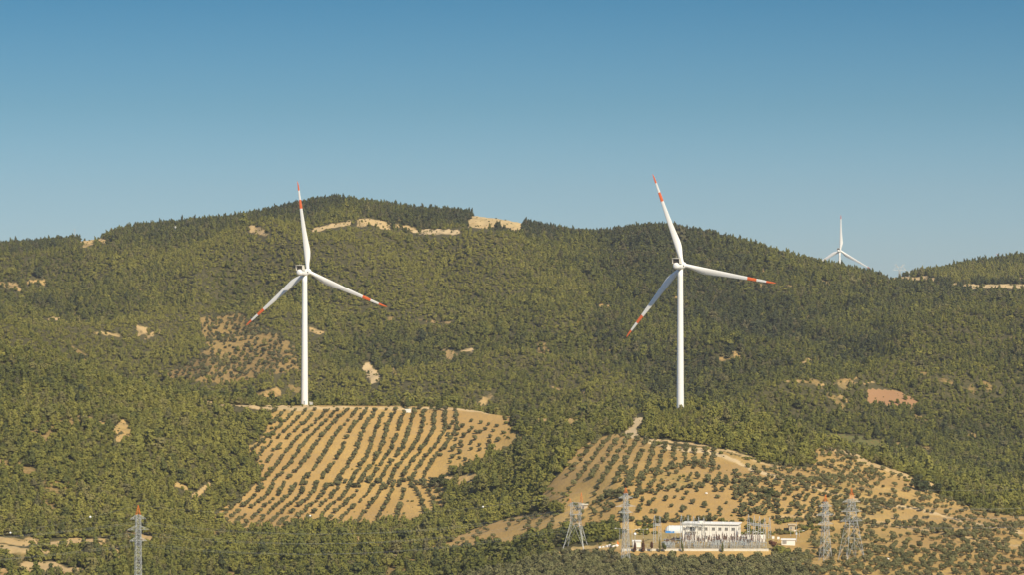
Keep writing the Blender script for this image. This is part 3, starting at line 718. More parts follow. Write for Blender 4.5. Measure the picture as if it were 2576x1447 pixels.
# keep clear of masts and buildings, and of one another
clear = [(766, 2000, 6), (1711, 1880, 5), (1574, 1337, 2.6), (2076, 1372, 3.5), (2142, 1372, 5.5)]
ok = np.ones(len(OL), bool)
for tu, ty, rad in clear:
    ok &= np.hypot(OL[:, 0] - (tu - UC) / F * ty, OL[:, 1] - ty) > rad
cellset = {}
for k in range(len(OL)):
    if not ok[k]: continue
    key = (int(OL[k, 0] // 1.7), int(OL[k, 1] // 1.7))
    if any((key[0] + i, key[1] + j) in cellset for i in (-0, 0) for j in (-0, 0)): ok[k] = False
    else: cellset[key] = 1
OL = OL[ok]
OI = rng.integers(0, 5, len(OL)); OSZ = rng.uniform(.85, 1.12, len(OL))
ou, ov = bear(OL[:, 0], OL[:, 1], OL[:, 2])
ovis = (ou > -3) & (ou < 2579) & (ov < 1462) & (ov < samp(RUN, OL[:, 0], OL[:, 1]) + 18)
om = split_big(OL[:, :3], OL[:, 3], OL[:, 4], ovis, 300)
plant_singles('olive_tree', 'round olive', 'olive tree', 'olive trees of the groves near the substation', OL[om, :3], OL[om, 3], OSZ[om], OL[om, 4], OI[om], OLIVES, BAND)
scatter('olive_grove', 'grey-green olive trees planted in rows over the ochre slopes', 'olive grove', OL[~om, :3], OL[~om, 3], OSZ[~om], OL[~om, 4], OI[~om], ocol)
print('TREES pine', len(P1), 'bush', len(P2) + len(P3), 'olive', len(OL))

# ------------------------------------------------------------------ wind turbines
RB = 56.1
def blade_mesh():
    b = MB(); ns, nc = 44, 18
    st = [0, .02, .05, .09, .14, .19, .24, .32, .42, .52, .62, .69, .74, .79, .84, .895, .93, .96, .985, 1]
    ch = [2.3, 2.3, 2.35, 2.9, 3.6, 4.05, 4.0, 3.5, 2.95, 2.5, 2.1, 1.86, 1.7, 1.52, 1.35, 1.15, .98, .78, .5, .12]
    th = [1, 1, .95, .72, .5, .38, .32, .27, .24, .21, .19, .18, .18, .17, .17, .16, .16, .16, .16, .16]
    tw = [14, 14, 14, 13, 12, 10.5, 9, 6.5, 4.5, 3, 2, 1.4, 1, .7, .4, .1, 0, 0, 0, 0]
    rows = sorted(set(list(np.linspace(0, 1, ns)) + [.69, .79, .895]))
    rings = []
    for t in rows:
        c = np.interp(t, st, ch); h = np.interp(t, st, th); w = math.radians(np.interp(t, st, tw))
        off = (c - 2.3) * .5 + .3 * min(1, t / .2) * (1 if t < .6 else 1) - .1
        blend = min(1, t / .14); ring = []
        for k in range(nc):
            a = 2 * math.pi * k / nc
            px = math.cos(a) * .5; pt = math.sin(a) * .5 * h * (1 - blend * .55 * max(0, px * 1.9))
            X = px * c + off * .8; Y = pt * c
            bend = -1.6 * t * t
            ring.append((X * math.cos(w) - Y * math.sin(w), X * math.sin(w) + Y * math.cos(w) - bend, 1.2 + t * (RB - 1.2)))
        rings.append(ring)
    vs = [p for r_ in rings for p in r_]; fs = []; mi = []
    for i in range(len(rings) - 1):
        t = (rows[i] + rows[i + 1]) / 2
        m_ = 1 if (t > .895 or .69 < t < .79) else 0
        for k in range(nc): fs.append((i * nc + k, i * nc + (k + 1) % nc, (i + 1) * nc + (k + 1) % nc, (i + 1) * nc + k)); mi.append(m_)
    fs.append(tuple(range(nc - 1, -1, -1))); mi.append(0); L = (len(rings) - 1) * nc; fs.append(tuple(range(L, L + nc))); mi.append(1)
    me = bpy.data.meshes.new('blade'); me.from_pydata(vs, [], fs); me.materials.append(M['white']); me.materials.append(M['orange'])
    me.polygons.foreach_set('material_index', mi); me.polygons.foreach_set('use_smooth', [True] * len(fs)); me.update()
    return me
BL = blade_mesh()
BL2 = BL.copy(); BL2.transform(Matrix.Diagonal((1.3, 1.3, 1, 1))); BL2.materials[1] = M['red']
for p_ in BL2.polygons:
    if p_.material_index == 1 and p_.center.z < RB * .86: p_.material_index = 0
def turbine(px, py, pz, hz, yaw, phase, label, bl, over=4.9):
    """tower foot at (px,py,pz), hub height hz; the rotor looks away from the viewer"""
    root = empty('wind_turbine', (px, py, pz)); tag(root, label, 'wind turbine')
    h = hz - pz
    t = MB(); nseg = 5
    t.lathe([(2.14 - .58 * k / 20, -3 + (h + .9) * k / 20) for k in range(21)], 40); to = t.build('tower', M['white'], root, True)
    for p in to.data.polygons:
        if abs(p.normal.z) > .8: p.use_smooth = False
    for k in range(1, nseg):
        zz = (h - 2.1) * k / nseg; rr = 2.14 - .58 * (zz + 3) / (h + .9)
        fl = MB(); fl.lathe([(rr + .03, zz), (rr + .03, zz + .14)], 40); fl.build('flange', M['white'], to)
    b_ = MB(); b_.lathe([(2.9, -3), (2.9, .05)], 24); b_.build('foundation', M['conc'], root)
    d = MB(); d.box((0, -2.13, 1.9), (.95, .12, 2.2)); d.build('door', M['greyp'], to)
    # nacelle frame: local +Y runs to the rotor
    na = bpy.data.objects.new('nacelle', None)
    n = MB()
    def ring(yy, w, hh, zc, p=3.2, k=24):
        out = []
        for i in range(k):
            a = 2 * math.pi * i / k; c, s = math.cos(a), math.sin(a)
            out.append((math.copysign(abs(c) ** (2 / p), c) * w / 2, yy, zc + math.copysign(abs(s) ** (2 / p), s) * hh / 2))
        return out
    secs = [(-8.6, 1.5, 1.5, .1, 2), (-8.45, 2.6, 2.6, .1, 2.1), (-8.0, 3.4, 3.4, .1, 2.2), (-7.2, 3.85, 3.85, .1, 2.3), (-4.2, 3.9, 3.9, .1, 2.4), (-4.0, 3.9, 3.95, .05, 2.9), (-1.5, 3.9, 3.9, 0, 3.6), (2.0, 3.8, 3.7, -.05, 3.6), (3.0, 3.3, 3.3, 0, 2.6), (3.15, 2.6, 2.6, 0, 2)]
    vs = []; fs = []
    for sct in secs: vs += ring(*sct)
    k = 24
    for i in range(len(secs) - 1):
        for j in range(k): fs.append((i * k + j, (i + 1) * k + j, (i + 1) * k + (j + 1) % k, i * k + (j + 1) % k))
    fs += [tuple(range(k)), tuple(range(len(vs) - 1, len(vs) - 1 - k, -1))]
    n.add(vs, fs)
    n.box((1.96, .2, -.1), (.06, 1.5, .7), mi=1)
    no = n.build('nacelle', [M['white'], M['dark']], root, True)
    no.location = (0, 0, h); no.rotation_euler = (math.radians(2.5), 0, -yaw)
    yk = MB(); yk.lathe([(1.6, -2.4), (1.7, -1.7)], 28); yk.build('yaw_ring', M['white_in'], no)
    # roof cooler: an open slanted frame with a dark core
    c = MB(); z0, z1 = 1.9, 4.35
    for sx in (-1, 1):
        vs = [(sx * 2.2, -7.6, z0 - .4), (sx * 2.2, -3.6, z0 - .9), (sx * 2.2, -5.0, z1), (sx * 2.2, -7.9, z1)]
        vs2 = [(p[0] - sx * .16, p[1], p[2]) for p in vs]
        c.add(vs + vs2, [(0, 1, 2, 3), (7, 6, 5, 4), (0, 4, 5, 1), (1, 5, 6, 2), (2, 6, 7, 3), (3, 7, 4, 0)])
    c.box((0, -6.5, z1 + .09), (4.6, 3.0, .18))
    co = c.build('cooler_frame', M['white_in'], no)
    g_ = MB(); g_.box((0, -5.9, (z0 + z1) / 2 + .5), (4.0, .25, 1.3)); g_.box((0, -6.0, z0 + .42), (4.0, .3, .9), mi=1); g_.build('radiator', [M['dark'], M['grille']], co)
    for sx in (-.1, 1.0):
        a = MB(); a.bar((sx, -6.6, z1 + .15), (sx, -6.6, z1 + 1.25), .06, 6); a.bar((sx - .2, -6.6, z1 + 1.2), (sx + .2, -6.6, z1 + 1.2), .05, 6); a.build('wind_sensor', M['white_in'], co)
    # hub
    hb = MB(); prof = [(1.75, -1.5), (1.95, -1.1), (2.0, 0), (1.9, .9), (1.55, 1.75), (1.0, 2.35), (.4, 2.65), (.02, 2.7)]
    hb.lathe(prof, 28); ho = hb.build('hub', M['white'], root, True)
    tilt = math.radians(2.5)
    ax = Vector((math.sin(yaw) * math.cos(tilt), math.cos(yaw) * math.cos(tilt), math.sin(tilt)))
    right = Vector((math.cos(yaw), -math.sin(yaw), 0)); upv = right.cross(ax).normalized()
    hc = Vector((0, 0, h)) + ax * over
    Rm = Matrix((right, upv * -1, ax)).transposed()
    if Rm.determinant() < 0: Rm = Matrix((right, upv, ax)).transposed()
    ho.matrix_local = Matrix.Translation(hc) @ Rm.to_4x4()
    for q in range(3):
        ph = math.radians(phase + 120 * q)
        rad = (upv * math.cos(ph) + right * math.sin(ph)).normalized()
        cw = (-upv * math.sin(ph) + right * math.cos(ph)).normalized()
        rad = (rad + ax * .01).normalized()
        X = cw; Y = rad.cross(X).normalized(); X = Y.cross(rad).normalized()
        if Y.dot(ax) < 0: pass
        Bm = Matrix((X, Y, rad)).transposed()
        o = bpy.data.objects.new('blade', bl); COL.objects.link(o); o.parent = root
        o.matrix_local = Matrix.Translation(hc) @ Bm.to_4x4()
    return root
def at(u, v, y): return ((u - UC) / F * y, y, zv(v, y))
def put_turbine(hu, hv, y, tu, yaw, phase, label, bl, zb=None):
    hx, _, hz = at(hu, hv, y + 4.5)
    tx = (tu - UC) / F * y
    pz = float(zat(tx, y)) if zb is None else zb
    return turbine(tx, y, pz, hz - .38, math.radians(yaw), phase, label, bl)
put_turbine(775, 683, 2000, 766.3, 22, -6.6, 'white wind turbine with orange banded blades above the left orchard', BL)
put_turbine(1720.5, 666.6, 1880, 1711.3, 22, -18.7, 'white wind turbine with orange banded blades rising behind the wooded knoll', BL)
put_turbine(2114.5, 630.5, 5120, 2112, 20, 1.5, 'small distant wind turbine standing alone behind the right ridge', BL2)
put_turbine(2550, 709, 5490, 2549, 20, -31, 'far turbine showing only a red blade tip over the right skyline', BL2)
p = hit(781, 1021, 1900)
e = empty('transformer_kiosk', (at(783, 1020, 1990)[0], 1990, float(zat(at(783, 1020, 1990)[0], 1990)))); tag(e, 'small grey kiosk beside the foot of the left turbine', 'kiosk')
b = MB(); b.box((0, 0, .8), (1.9, 2.2, 2.2)); b.build('cabinet', M['greyp'], e)
b = MB(); b.add([(-1.1, -1.3, 1.9), (1.1, -1.3, 1.9), (1.1, 1.3, 1.9), (-1.1, 1.3, 1.9), (-1.1, -1.3, 2.35), (1.1, -1.3, 2.0), (1.1, 1.3, 2.0), (-1.1, 1.3, 2.35)], [(3, 2, 1, 0), (4, 5, 6, 7), (0, 1, 5, 4), (1, 2, 6, 5), (2, 3, 7, 6), (3, 0, 4, 7)]); b.build('roof', M['conc'], e)
b = MB(); b.box((0, -1.13, .8), (1.3, .06, 1.7)); b.build('door', M['steel'], e)

# ------------------------------------------------------------------ pylons
def pylon(px, py, pz, apex, base_w, waist_w, waist_z, top_w, arms, peak_z, rz, label, th=.10, multi=False):
    """lattice mast: z values are heights above the foot"""
    root = empty('lattice_pylon', (px, py, pz), rz); tag(root, label, 'pylon', 'steel lattice pylons around the substation')
    def w(zz): return np.interp(zz, [0, waist_z, peak_z], [base_w / 2, waist_w / 2, top_w / 2])
    cor = [(-1, -1), (1, -1), (1, 1), (-1, 1)]
    for (a, b_) in cor:
        l = MB(); l.bar((a * w(-.8), b_ * w(-.8), -1.2), (a * w(waist_z), b_ * w(waist_z), waist_z), th); l.bar((a * w(waist_z), b_ * w(waist_z), waist_z), (a * w(peak_z), b_ * w(peak_z), peak_z), th * .85); l.build('leg', M['steel'], root)
    br = MB(); zz = 0.
    while zz < peak_z - .2:
        ww = 2 * float(w(zz)); dz = min(max(ww * (1.05 if zz < waist_z else 1.15), 1.4), peak_z - zz)
        if peak_z - zz - dz < .8: dz = peak_z - zz
        z2 = zz + dz; a, c = float(w(zz)), float(w(z2))
        for i in range(4):
            p0, p1 = cor[i], cor[(i + 1) % 4]
            A0, A1 = Vector((p0[0] * a, p0[1] * a, zz)), Vector((p1[0] * a, p1[1] * a, zz)); B0, B1 = Vector((p0[0] * c, p0[1] * c, z2)), Vector((p1[0] * c, p1[1] * c, z2))
            if zz == 0 and ww > 5:
                mid = (B0 + B1) / 2; br.bar(A0, mid, th * .6); br.bar(A1, mid, th * .6); br.bar((A0 + B0) / 2, (A0 + mid) / 2, th * .45); br.bar((A1 + B1) / 2, (A1 + mid) / 2, th * .45)
            else:
                br.bar(A0, B1, th * .55); br.bar(A1, B0, th * .55)
            br.bar(B0, B1, th * .55)
        zz = z2
    br.build('bracing', M['steel'], root)
    pk = MB()
    if not multi:
        for (a, b_) in cor: pk.bar((a * top_w / 2, b_ * top_w / 2, peak_z), (0, 0, apex), th * .85)
        zm = (peak_z + apex) / 2; q = top_w / 4
        for i in range(4):
            p0, p1 = cor[i], cor[(i + 1) % 4]
            pk.bar((p0[0] * q, p0[1] * q, zm), (p1[0] * q, p1[1] * q, zm), th * .4); pk.bar((p0[0] * top_w / 2, p0[1] * top_w / 2, peak_z + .1), (p1[0] * q, p1[1] * q, zm), th * .4)
    else:
        for sx in (-1, 1):
            xo = sx * top_w * .7; hh = apex if sx > 0 else peak_z + (apex - peak_z) * .4
            for (a, b_) in cor: pk.bar((xo + a * .6, b_ * .6, peak_z), (xo, 0, hh), th * .6)
    pk.build('peak', M['steel_o'], root)
    for (az, half, hh, left) in arms:
        ww = float(w(az)); ar = MB()
        for sy in (-1, 1): ar.bar((-ww, sy * ww, az), (ww, sy * ww, az), th * .5)
        ar.bar((ww, -ww, az), (ww, ww, az), th * .4)
        for sx in ((-1, 1) if left else (1,)):
            tip = Vector((sx * half, 0, az))
            for sy in (-1, 1):
                ar.bar((sx * ww, sy * ww, az), tip, th * .5); ar.bar((sx * ww, sy * ww, az + hh), tip, th * .45)
                m_ = (Vector((sx * ww, sy * ww, az)) + tip) / 2; ar.bar(m_, (Vector((sx * ww, sy * ww, az + hh)) + tip) / 2, th * .45); ar.bar((sx * ww, sy * ww, az + hh), m_, th * .45)
        ao = ar.build('cross_arm', M['steel'], root)
        for sx in ((-1, 1) if left else (1,)):
            i_ = MB(); i_.bar((sx * half, 0, az - .05), (sx * half, 0, az - 1.3), .035, 6)
            for q in range(6): i_.lathe([(.03, 0), (.15, .03), (.03, .1)], 8, (sx * half, 0, az - .25 - q * .16))
            i_.build('insulator', M['porc'], ao)
    return root
def mpx(y): return y / F
def spec(y, foot_v, levels):
    """heights above the foot of rows seen on the mast"""
    return [(foot_v - v_) * y / F for v_ in levels]
yA = 1300; xA = (347.5 - UC) / F * yA; zA = float(zat(xA, yA)); vA = VH + (ZC - zA) / yA * F
hA = spec(yA, vA, [1272, 1307, 1334, 1362, 1297])
pylon(xA, yA, zA, hA[0], 5.6, 2.5, 12, 1.75, [(hA[1], 3.3, 1.5, True), (hA[2], 4.5, 1.6, True), (hA[3], 3.6, 1.4, True)], hA[4], math.radians(24), 'tall grey pylon with orange peak at the lower left, three arm pairs')
yB = 1432; xB = (1448 - UC) / F * yB; zB = float(zat(xB, yB)); vB = VH + (ZC - zB) / yB * F
hB = spec(yB, vB, [1240, 1266, 1274, 1295, 1317])
pylon(xB, yB, zB, hB[0], 9.6, 4.0, hB[4], 3.7, [(hB[2], 3.6, 1.2, True), (hB[3], 3.0, 1.0, True), (hB[4] - .2, 2.6, .9, True)], hB[1], math.radians(-14), 'stocky splay-legged pylon with two orange horns, left of the slender pylon', multi=True)
pC = hit(1574, 1424, 1250); yC_ = pC.y; hC = spec(yC_, 1424, [1228, 1243, 1254, 1266, 1291])
pylon(pC.x, pC.y, pC.z, hC[0], 3.1, 1.9, 16, 1.5, [(hC[2], 3.3, 1.0, True), (hC[3] - 1.6, 4.6, 1.0, True), (hC[4], 3.2, 1.0, True)], hC[1], math.radians(20), 'slender upright pylon in front of the left end of the substation wall')
pD = hit(2076.5, 1412, 1250); hD = spec(pD.y, 1412, [1246, 1264, 1275, 1297, 1320])
pylon(pD.x, pD.y, pD.z, hD[0], 4.2, 2.3, 13, 1.6, [(hD[2], 3.2, 1.1, True), (hD[3], 4.4, 1.2, True), (hD[4], 3.8, 1.1, True)], hD[1], math.radians(24), 'narrow pylon with red-orange peak, left one of the close pair on the right')
pE = hit(2142, 1410, 1250); hE = spec(pE.y, 1410, [1229, 1257, 1264, 1288, 1312])
pylon(pE.x, pE.y, pE.z, hE[0], 8.6, 3.6, hE[4], 2.0, [(hE[2], 4.2, 1.2, True), (hE[3], 4.8, 1.3, True), (hE[4], 5.2, 1.4, True)], hE[1], math.radians(22), 'broad splay-legged pylon with thin orange peak, right one of the close pair')
# far masts on the skyline
def far_mast(u, vtop, y, half, label, cat='pylon'):
    x_ = (u - UC) / F * y; zb = float(zat(x_, y)); zt = zv(vtop, y); h = zt - zb
    root = empty('lattice_pylon', (x_, y, zb)); tag(root, label, cat)
    b = MB()
    for sx in (-1, 1):
        for sy in (-1, 1): b.bar((sx * 2.2, sy * 2.2, -1), (sx * .5, sy * .5, h * .62), .35); b.bar((sx * .5, sy * .5, h * .62), (sx * half * .55, sy * .4, h), .3)
        for k in range(3): b.bar((-2.2 * sx * (1 - k * .25), 0, h * .2 * k), (2.2 * sx * (1 - (k + 1) * .25), 0, h * .2 * (k + 1)), .12)
    b.build('mast_body', M['steel'], root)
    a = MB(); a.bar((-half, 0, h * .66), (half, 0, h * .66), .35); a.bar((-half, 0, h * .66), (-half * .5, 0, h * .86), .3); a.bar((half, 0, h * .66), (half * .5, 0, h * .86), .3); a.bar((-half * .8, 0, h * .98), (0, 0, h * .8), .3); a.bar((half * .8, 0, h * .98), (0, 0, h * .8), .3); a.build('cross_arm', M['steel'], root)
far_mast(2263, 664, 3900, 7.5, 'distant grey pylon with a wide head on the skyline saddle at the right')
far_mast(2285.5, 680, 3900, 2.6, 'tiny dark pole with a short crossbar on the skyline, beside the far pylon', 'pole')
def pole(name, u, vtop, y, label, r=.3, mm='steel'):
    x_ = (u - UC) / F * y; zb = float(zat(x_, y)); zt = zv(vtop, y)
    root = empty(name, (x_, y, zb)); tag(root, label, 'mast')
    b = MB(); b.bar((0, 0, -1), (0, 0, zt - zb), r, 8, r * .5); b.build('pole', M[mm], root)
    c = MB(); c.bar((-r * 3, 0, (zt - zb) * .9), (r * 3, 0, (zt - zb) * .9), r * .4, 6); c.build('crossbar', M[mm], root)
pole('radio_mast', 188, 575, 3300, 'thin pale mast above the trees on the far left skyline', .4)
pole('radio_mast', 441, 568, 3230, 'short white mast among the trees on the upper left slope', .45, 'white')

# ------------------------------------------------------------------ cables and marker balls
def cable(A, B, sag, label, r=.045):
    r = r * .8
    A, B = Vector(A), Vector(B); b = MB(); n = 26; prev = None; P = []
    for k in range(n + 1):
        t = k / n; P.append(A.lerp(B, t) - Vector((0, 0, 4 * sag * t * (1 - t))))
    c0 = P[0]
    for a, c in zip(P, P[1:]): b.bar(a - c0, c - c0, r, 4, cap=False)
    o = b.build('power_cable', M['wire']); o.location = c0; tag(o, label, 'cable', 'cables strung between the pylons')
    return P
def armtip(root_xyz, rz, half, az, sx): return Vector(root_xyz) + Vector((math.cos(rz) * half * sx, math.sin(rz) * half * sx, az - 1.35))
rA, rB, rC, rD, rE = math.radians(24), math.radians(-14), math.radians(20), math.radians(24), math.radians(22)
A0 = (xA, yA, zA); B0 = (xB, yB, zB); C0 = tuple(pC); D0 = tuple(pD); E0 = tuple(pE)
armA = [(hA[1], 3.3), (hA[2], 4.5), (hA[3], 3.6)]; armB = [(hB[2], 3.6), (hB[3], 3.0), (hB[4] - .2, 2.6)]
side = {-1: 'far side', 1: 'near side'}
lev = ['top', 'middle', 'bottom']
off = Vector((-190, -40, -4)); off2 = Vector((170, 60, 4))
for i in range(3):
    for sx in (-1, 1):
        s_ = 'left' if sx < 0 else 'right'
        cable(armtip(A0, rA, armA[i][1], armA[i][0], sx), armtip(B0, rB, armB[i][1], armB[i][0], sx), 7.5, 'cable from the %s arm, %s tip, of the left pylon to the splayed pylon' % (lev[i], s_), .035)
        a = armtip(A0, rA, armA[i][1], armA[i][0], sx); cable(a, a + off, 5, 'cable leaving the left pylon, %s arm %s tip, towards the left edge' % (lev[i], s_), .035)
W1 = cable((xA, yA, zA + hA[0]), (xB + 2, yB, zB + hB[0]), 7.0, 'top earth cable with white balls from left pylon peak to splayed pylon', .03)
a = Vector((xA, yA, zA + hA[0])); W2 = cable(a, a + off + Vector((0, 0, -6)), 10, 'top earth cable with white balls leaving the left pylon to the left edge', .03)
a = Vector((E0[0], E0[1], E0[2] + hE[0])); cable(a, a + off2, 4, 'top earth cable from the broad right pylon to the right edge', .03)
for i, (az, half) in enumerate(((hE[2], 4.2), (hE[3], 4.8), (hE[4], 5.2))):
    for sx in (-1, 1):
        a = armtip(E0, rE, half, az, sx); cable(a, a + off2, 5, 'cable from the broad right pylon, %s arm %s tip, to the right edge' % (lev[i], 'left' if sx < 0 else 'right'), .035)
def ball(pt, r, label):
    b = MB(); n = 10; b.lathe([(max(.01, r * math.sin(math.pi * k / n)), -r * math.cos(math.pi * k / n)) for k in range(n + 1)], 16)
    o = b.build('marker_ball', M['white'], None, True); o.location = pt; tag(o, label, 'marker ball', 'white marker balls on the overhead cables')
def near_u(P, u):
    best = min(range(len(P) - 1), key=lambda k: abs((bear(*P[k])[0] + bear(*P[k + 1])[0]) / 2 - u))
    a, b = P[best], P[best + 1]; ua, ub = bear(*a)[0], bear(*b)[0]; return a.lerp(b, min(1, max(0, (u - ua) / (ub - ua))))
ball(near_u(W1, 780), .42, 'white ball on the cable over the left orchard foot')
ball(near_u(W1, 1215), .42, 'white ball on the cable over the green gully between the orchards')
ball(near_u(W2, 227), .48, 'white ball on the cable just left of the left pylon')
ball(near_u(W2, 26), .42, 'white ball on the cable at the left edge')

# ------------------------------------------------------------------ substation
def ground_at(u, y):
    x_ = (u - UC) / F * y; return Vector((x_, y, float(zat(x_, y))))
# low front wall
x0, x1 = at(1563, 0, 1403)[0], at(1933, 0, 1403)[0]; zt = float(zat((x0 + x1) / 2, 1404))
w_ = MB(); w_.box(((x0 + x1) / 2, 1402.2, zt - .6), (x1 - x0, .35, 2.0)); o = w_.build('perimeter_wall', [M['conc']]); tag(o, 'long low pale wall along the front edge of the substation terrace', 'wall')
c_ = MB(); c_.box(((x0 + x1) / 2, 1402.2, zt + .46), (x1 - x0 + .2, .5, .12)); c_.build('coping', M['roofw'], o)
fe = empty('mesh_fence', (0, 0, 0)); tag(fe, 'thin steel fence of posts and rails standing just behind the low wall', 'fence')
for k in range(25):
    xx = x0 + 1 + (x1 - x0 - 2) * k / 24; q = MB(); q.bar((xx, 1403.2, zt), (xx, 1403.2, zt + 2.3), .045, 6); q.build('post', M['steel'], fe)
for zz in (.9, 2.2):
    q = MB(); q.bar((x0 + 1, 1403.2, zt + zz), (x1 - 1, 1403.2, zt + zz), .02, 4); q.build('rail', M['steel'], fe)

def building(name, u0, u1, y, zb, h, depth, rz, label, wins, lower=(), roof_over=.5, mats=('wall', 'roofw'), cat='building'):
    xl, xr = (u0 - UC) / F * y, (u1 - UC) / F * y; W = (xr - xl) / math.cos(rz)
    root = empty(name, (xl, y, zb), rz); tag(root, label, cat)
    b = MB(); b.box((W / 2, depth / 2, h / 2 - .5), (W, depth, h + 1)); b.build('wall', M[mats[0]], root)
    r_ = MB(); r_.box((W / 2, depth / 2, h + .22), (W + roof_over * 2, depth + roof_over * 2, .38)); ro = r_.build('roof', M[mats[1]], root)
    for (a, w0, z0, z1, kind) in wins:
        xx = ((a - u0) / (u1 - u0)) * W
        f = MB(); ww, zz = w0, (z0 + z1) / 2
        for dx in (-ww / 2, 0, ww / 2): f.box((xx + dx, -.03, zz), (.09, .1, z1 - z0))
        f.box((xx, -.03, z0), (ww + .2, .16, .1)); f.box((xx, -.03, z1), (ww + .1, .1, .09))
        fo = f.build('window' if kind == 'w' else 'door', M['frame'], root)
        p_ = MB(); p_.box((xx, -.012, zz), (ww, .02, z1 - z0)); p_.build('pane' if kind == 'w' else 'panel', M['glass'], fo)
    return root, W, ro
yb = 1442; zb = float(zat(at(1785, 0, yb)[0], yb)); hb_ = 7.6
wins = [(a, w0, 5.0, 6.3, 'w') for a, w0 in ((1720, .9), (1760, 1.3), (1775.5, 1.3), (1794, 1.3), (1810, 1.3), (1826, 1.3), (1843, 1.5))] + [(1824, 1., 1.2, 2.6, 'w'), (1843.5, 1.3, 1.2, 2.6, 'w'), (1805, 1.3, 1.2, 2.6, 'w'), (1775, 1.3, 1.2, 2.6, 'w'), (1755, 1.1, .1, 2.3, 'd')]
root, W, ro = building('control_building', 1717, 1854, yb, zb, hb_, 11, math.radians(-11), 'white two-storey flat-roofed building in the middle of the substation', wins)
b = MB(); b.box((4.3, -.6, 6.75), (4.6, 1.3, .22)); b.box((2.2, -1.1, 5.6), (.22, .22, 2.2)); b.box((6.3, -1.1, 5.6), (.22, .22, 2.2)); b.box((4.3, -.6, 4.5), (4.6, 1.3, .2)); b.box((2.2, -1.1, 2.0), (.22, .22, 5)); b.box((6.3, -1.1, 2.0), (.22, .22, 5)); bo = b.build('balcony', M['wall'], root)
b = MB(); b.box((4.3, -.02, 5.4), (2.8, .03, 1.6)); b.build('balcony_door', M['glass'], bo)
b = MB(); b.box((8.0, 3, hb_ + .85), (1.9, 2, .95)); b.build('roof_hut', M['wall'], ro)
for k, xx in enumerate((12.5, 17.5, 21.0)):
    b = MB(); b.bar((xx, 3, hb_ + .4), (xx, 3, hb_ + 1.1), .18, 8, .26); b.build('roof_vent', M['white'], ro)
b = MB(); b.box((W + .015, 3.5, 5.6), (.05, 1.6, 1.2)); b.box((W + .015, 8, 5.6), (.05, 1.6, 1.2)); b.build('side_window', M['glass'], root)
q = MB()
for k in range(9): q.box((.2 + k * W / 8.2, -.05, hb_ * .5 - .2), (.16, .12, hb_ - .5))
q.build('pilaster', M['wall'], root)

# polytunnel
pt = hit(1672, 1342, 1470); xr = (1730 - UC) / F * pt.y
root = empty('polytunnel', (pt.x, pt.y, pt.z), math.radians(-4)); tag(root, 'pale half-round polytunnel with a blue sheet, left behind the white building', 'polytunnel')
Lw = xr - pt.x + 1; b = MB(); n = 12; vs = []; fs = []
secs = [(0, .25), (.35, .62), (1.0, .86), (2.0, 1.0), (Lw - .4, 1.0), (Lw, .97)]
for (xx, s_) in secs:
    for k in range(n + 1):
        t = math.pi * k / n; vs.append((xx, 2.6 - 2.6 * s_ * math.cos(t), -.4 + 3.6 * s_ * math.sin(t) ** .8))
for i in range(len(secs) - 1):
    for k in range(n): fs.append((i * (n + 1) + k, i * (n + 1) + k + 1, (i + 1) * (n + 1) + k + 1, (i + 1) * (n + 1) + k))
fs += [tuple(range(n + 1)), tuple(range(len(vs) - 1, len(vs) - n - 2, -1))]
b.add(vs, fs); b.build('cover', M['tarp'], root, False)
for k in range(7):
    xx = 2.0 + k * (Lw - 2.2) / 6; q = MB(); pr = None
    for j in range(n + 1):
        t = math.pi * j / n; p_ = Vector((xx, 2.6 - 2.66 * math.cos(t), -.4 + 3.67 * math.sin(t) ** .8))
        if pr is not None: q.bar(pr, p_, .07, 4)
        pr = p_
    q.build('hoop', M['white'], root)
b = MB(); b.box((2.4, -.12, .35), (4.0, .12, 1.1)); b.build('blue_sheet', M['blue'], root)

def gantry(pts, vbeam, vtops, label, foot_drop=0):
    """pts: (u, y) of each column"""
    P = [ground_at(a, y_) for a, y_ in pts]
    root = empty('substation_gantry', P[0]); tag(root, label, 'gantry', 'steel line gantries of the substation')
    o0 = P[0]; tops = []
    for k, p_ in enumerate(P):
        q = p_ - o0; zb_ = zv(vbeam[k], p_.y) - p_.z; zt_ = zv(vtops[k], p_.y) - p_.z
        c = MB()
        for sx in (-1, 1):
            for sy in (-1, 1): c.bar(q + Vector((sx * .55, sy * .45, -.3)), q + Vector((sx * .42, sy * .35, zb_)), .10)
        zz = 0.; s_ = 1
        while zz < zb_ - .8:
            c.bar(q + Vector((-.5 * s_, -.4, zz)), q + Vector((.5 * s_, -.4, zz + 1)), .045); c.bar(q + Vector((-.5 * s_, .4, zz)), q + Vector((.5 * s_, .4, zz + 1)), .045); zz += 1; s_ = -s_
        co_ = c.build('column', M['steel'], root)
        t_ = MB()
        for sx in (-1, 1):
            for sy in (-1, 1): t_.bar(q + Vector((sx * .42, sy * .35, zb_)), q + Vector((0, 0, zt_)), .085)
        t_.bar(q + Vector((-.25, 0, zb_ + (zt_ - zb_) * .45)), q + Vector((.25, 0, zb_ + (zt_ - zb_) * .45)), .05)
        t_.build('spire', M['steel'], co_); tops.append(q + Vector((0, 0, zb_)))
    for a, c in zip(tops, tops[1:]):
        bm_ = MB(); up = Vector((0, 0, .9)); dn = Vector((0, .5, 0))
        for d in (up * 0 - dn, up - dn, up * 0 + dn, up + dn): bm_.bar(a - up + d, c - up + d, .075)
        nn = max(3, int((c - a).length / .9))
        for k in range(nn):
            A_, B_ = a.lerp(c, k / nn) - up, a.lerp(c, (k + 1) / nn) - up
            bm_.bar(A_ - dn, B_ + up - dn, .04); bm_.bar(A_ + dn + up, B_ + dn, .04)
        bm_.build('beam', M['steel'], root)
    return root
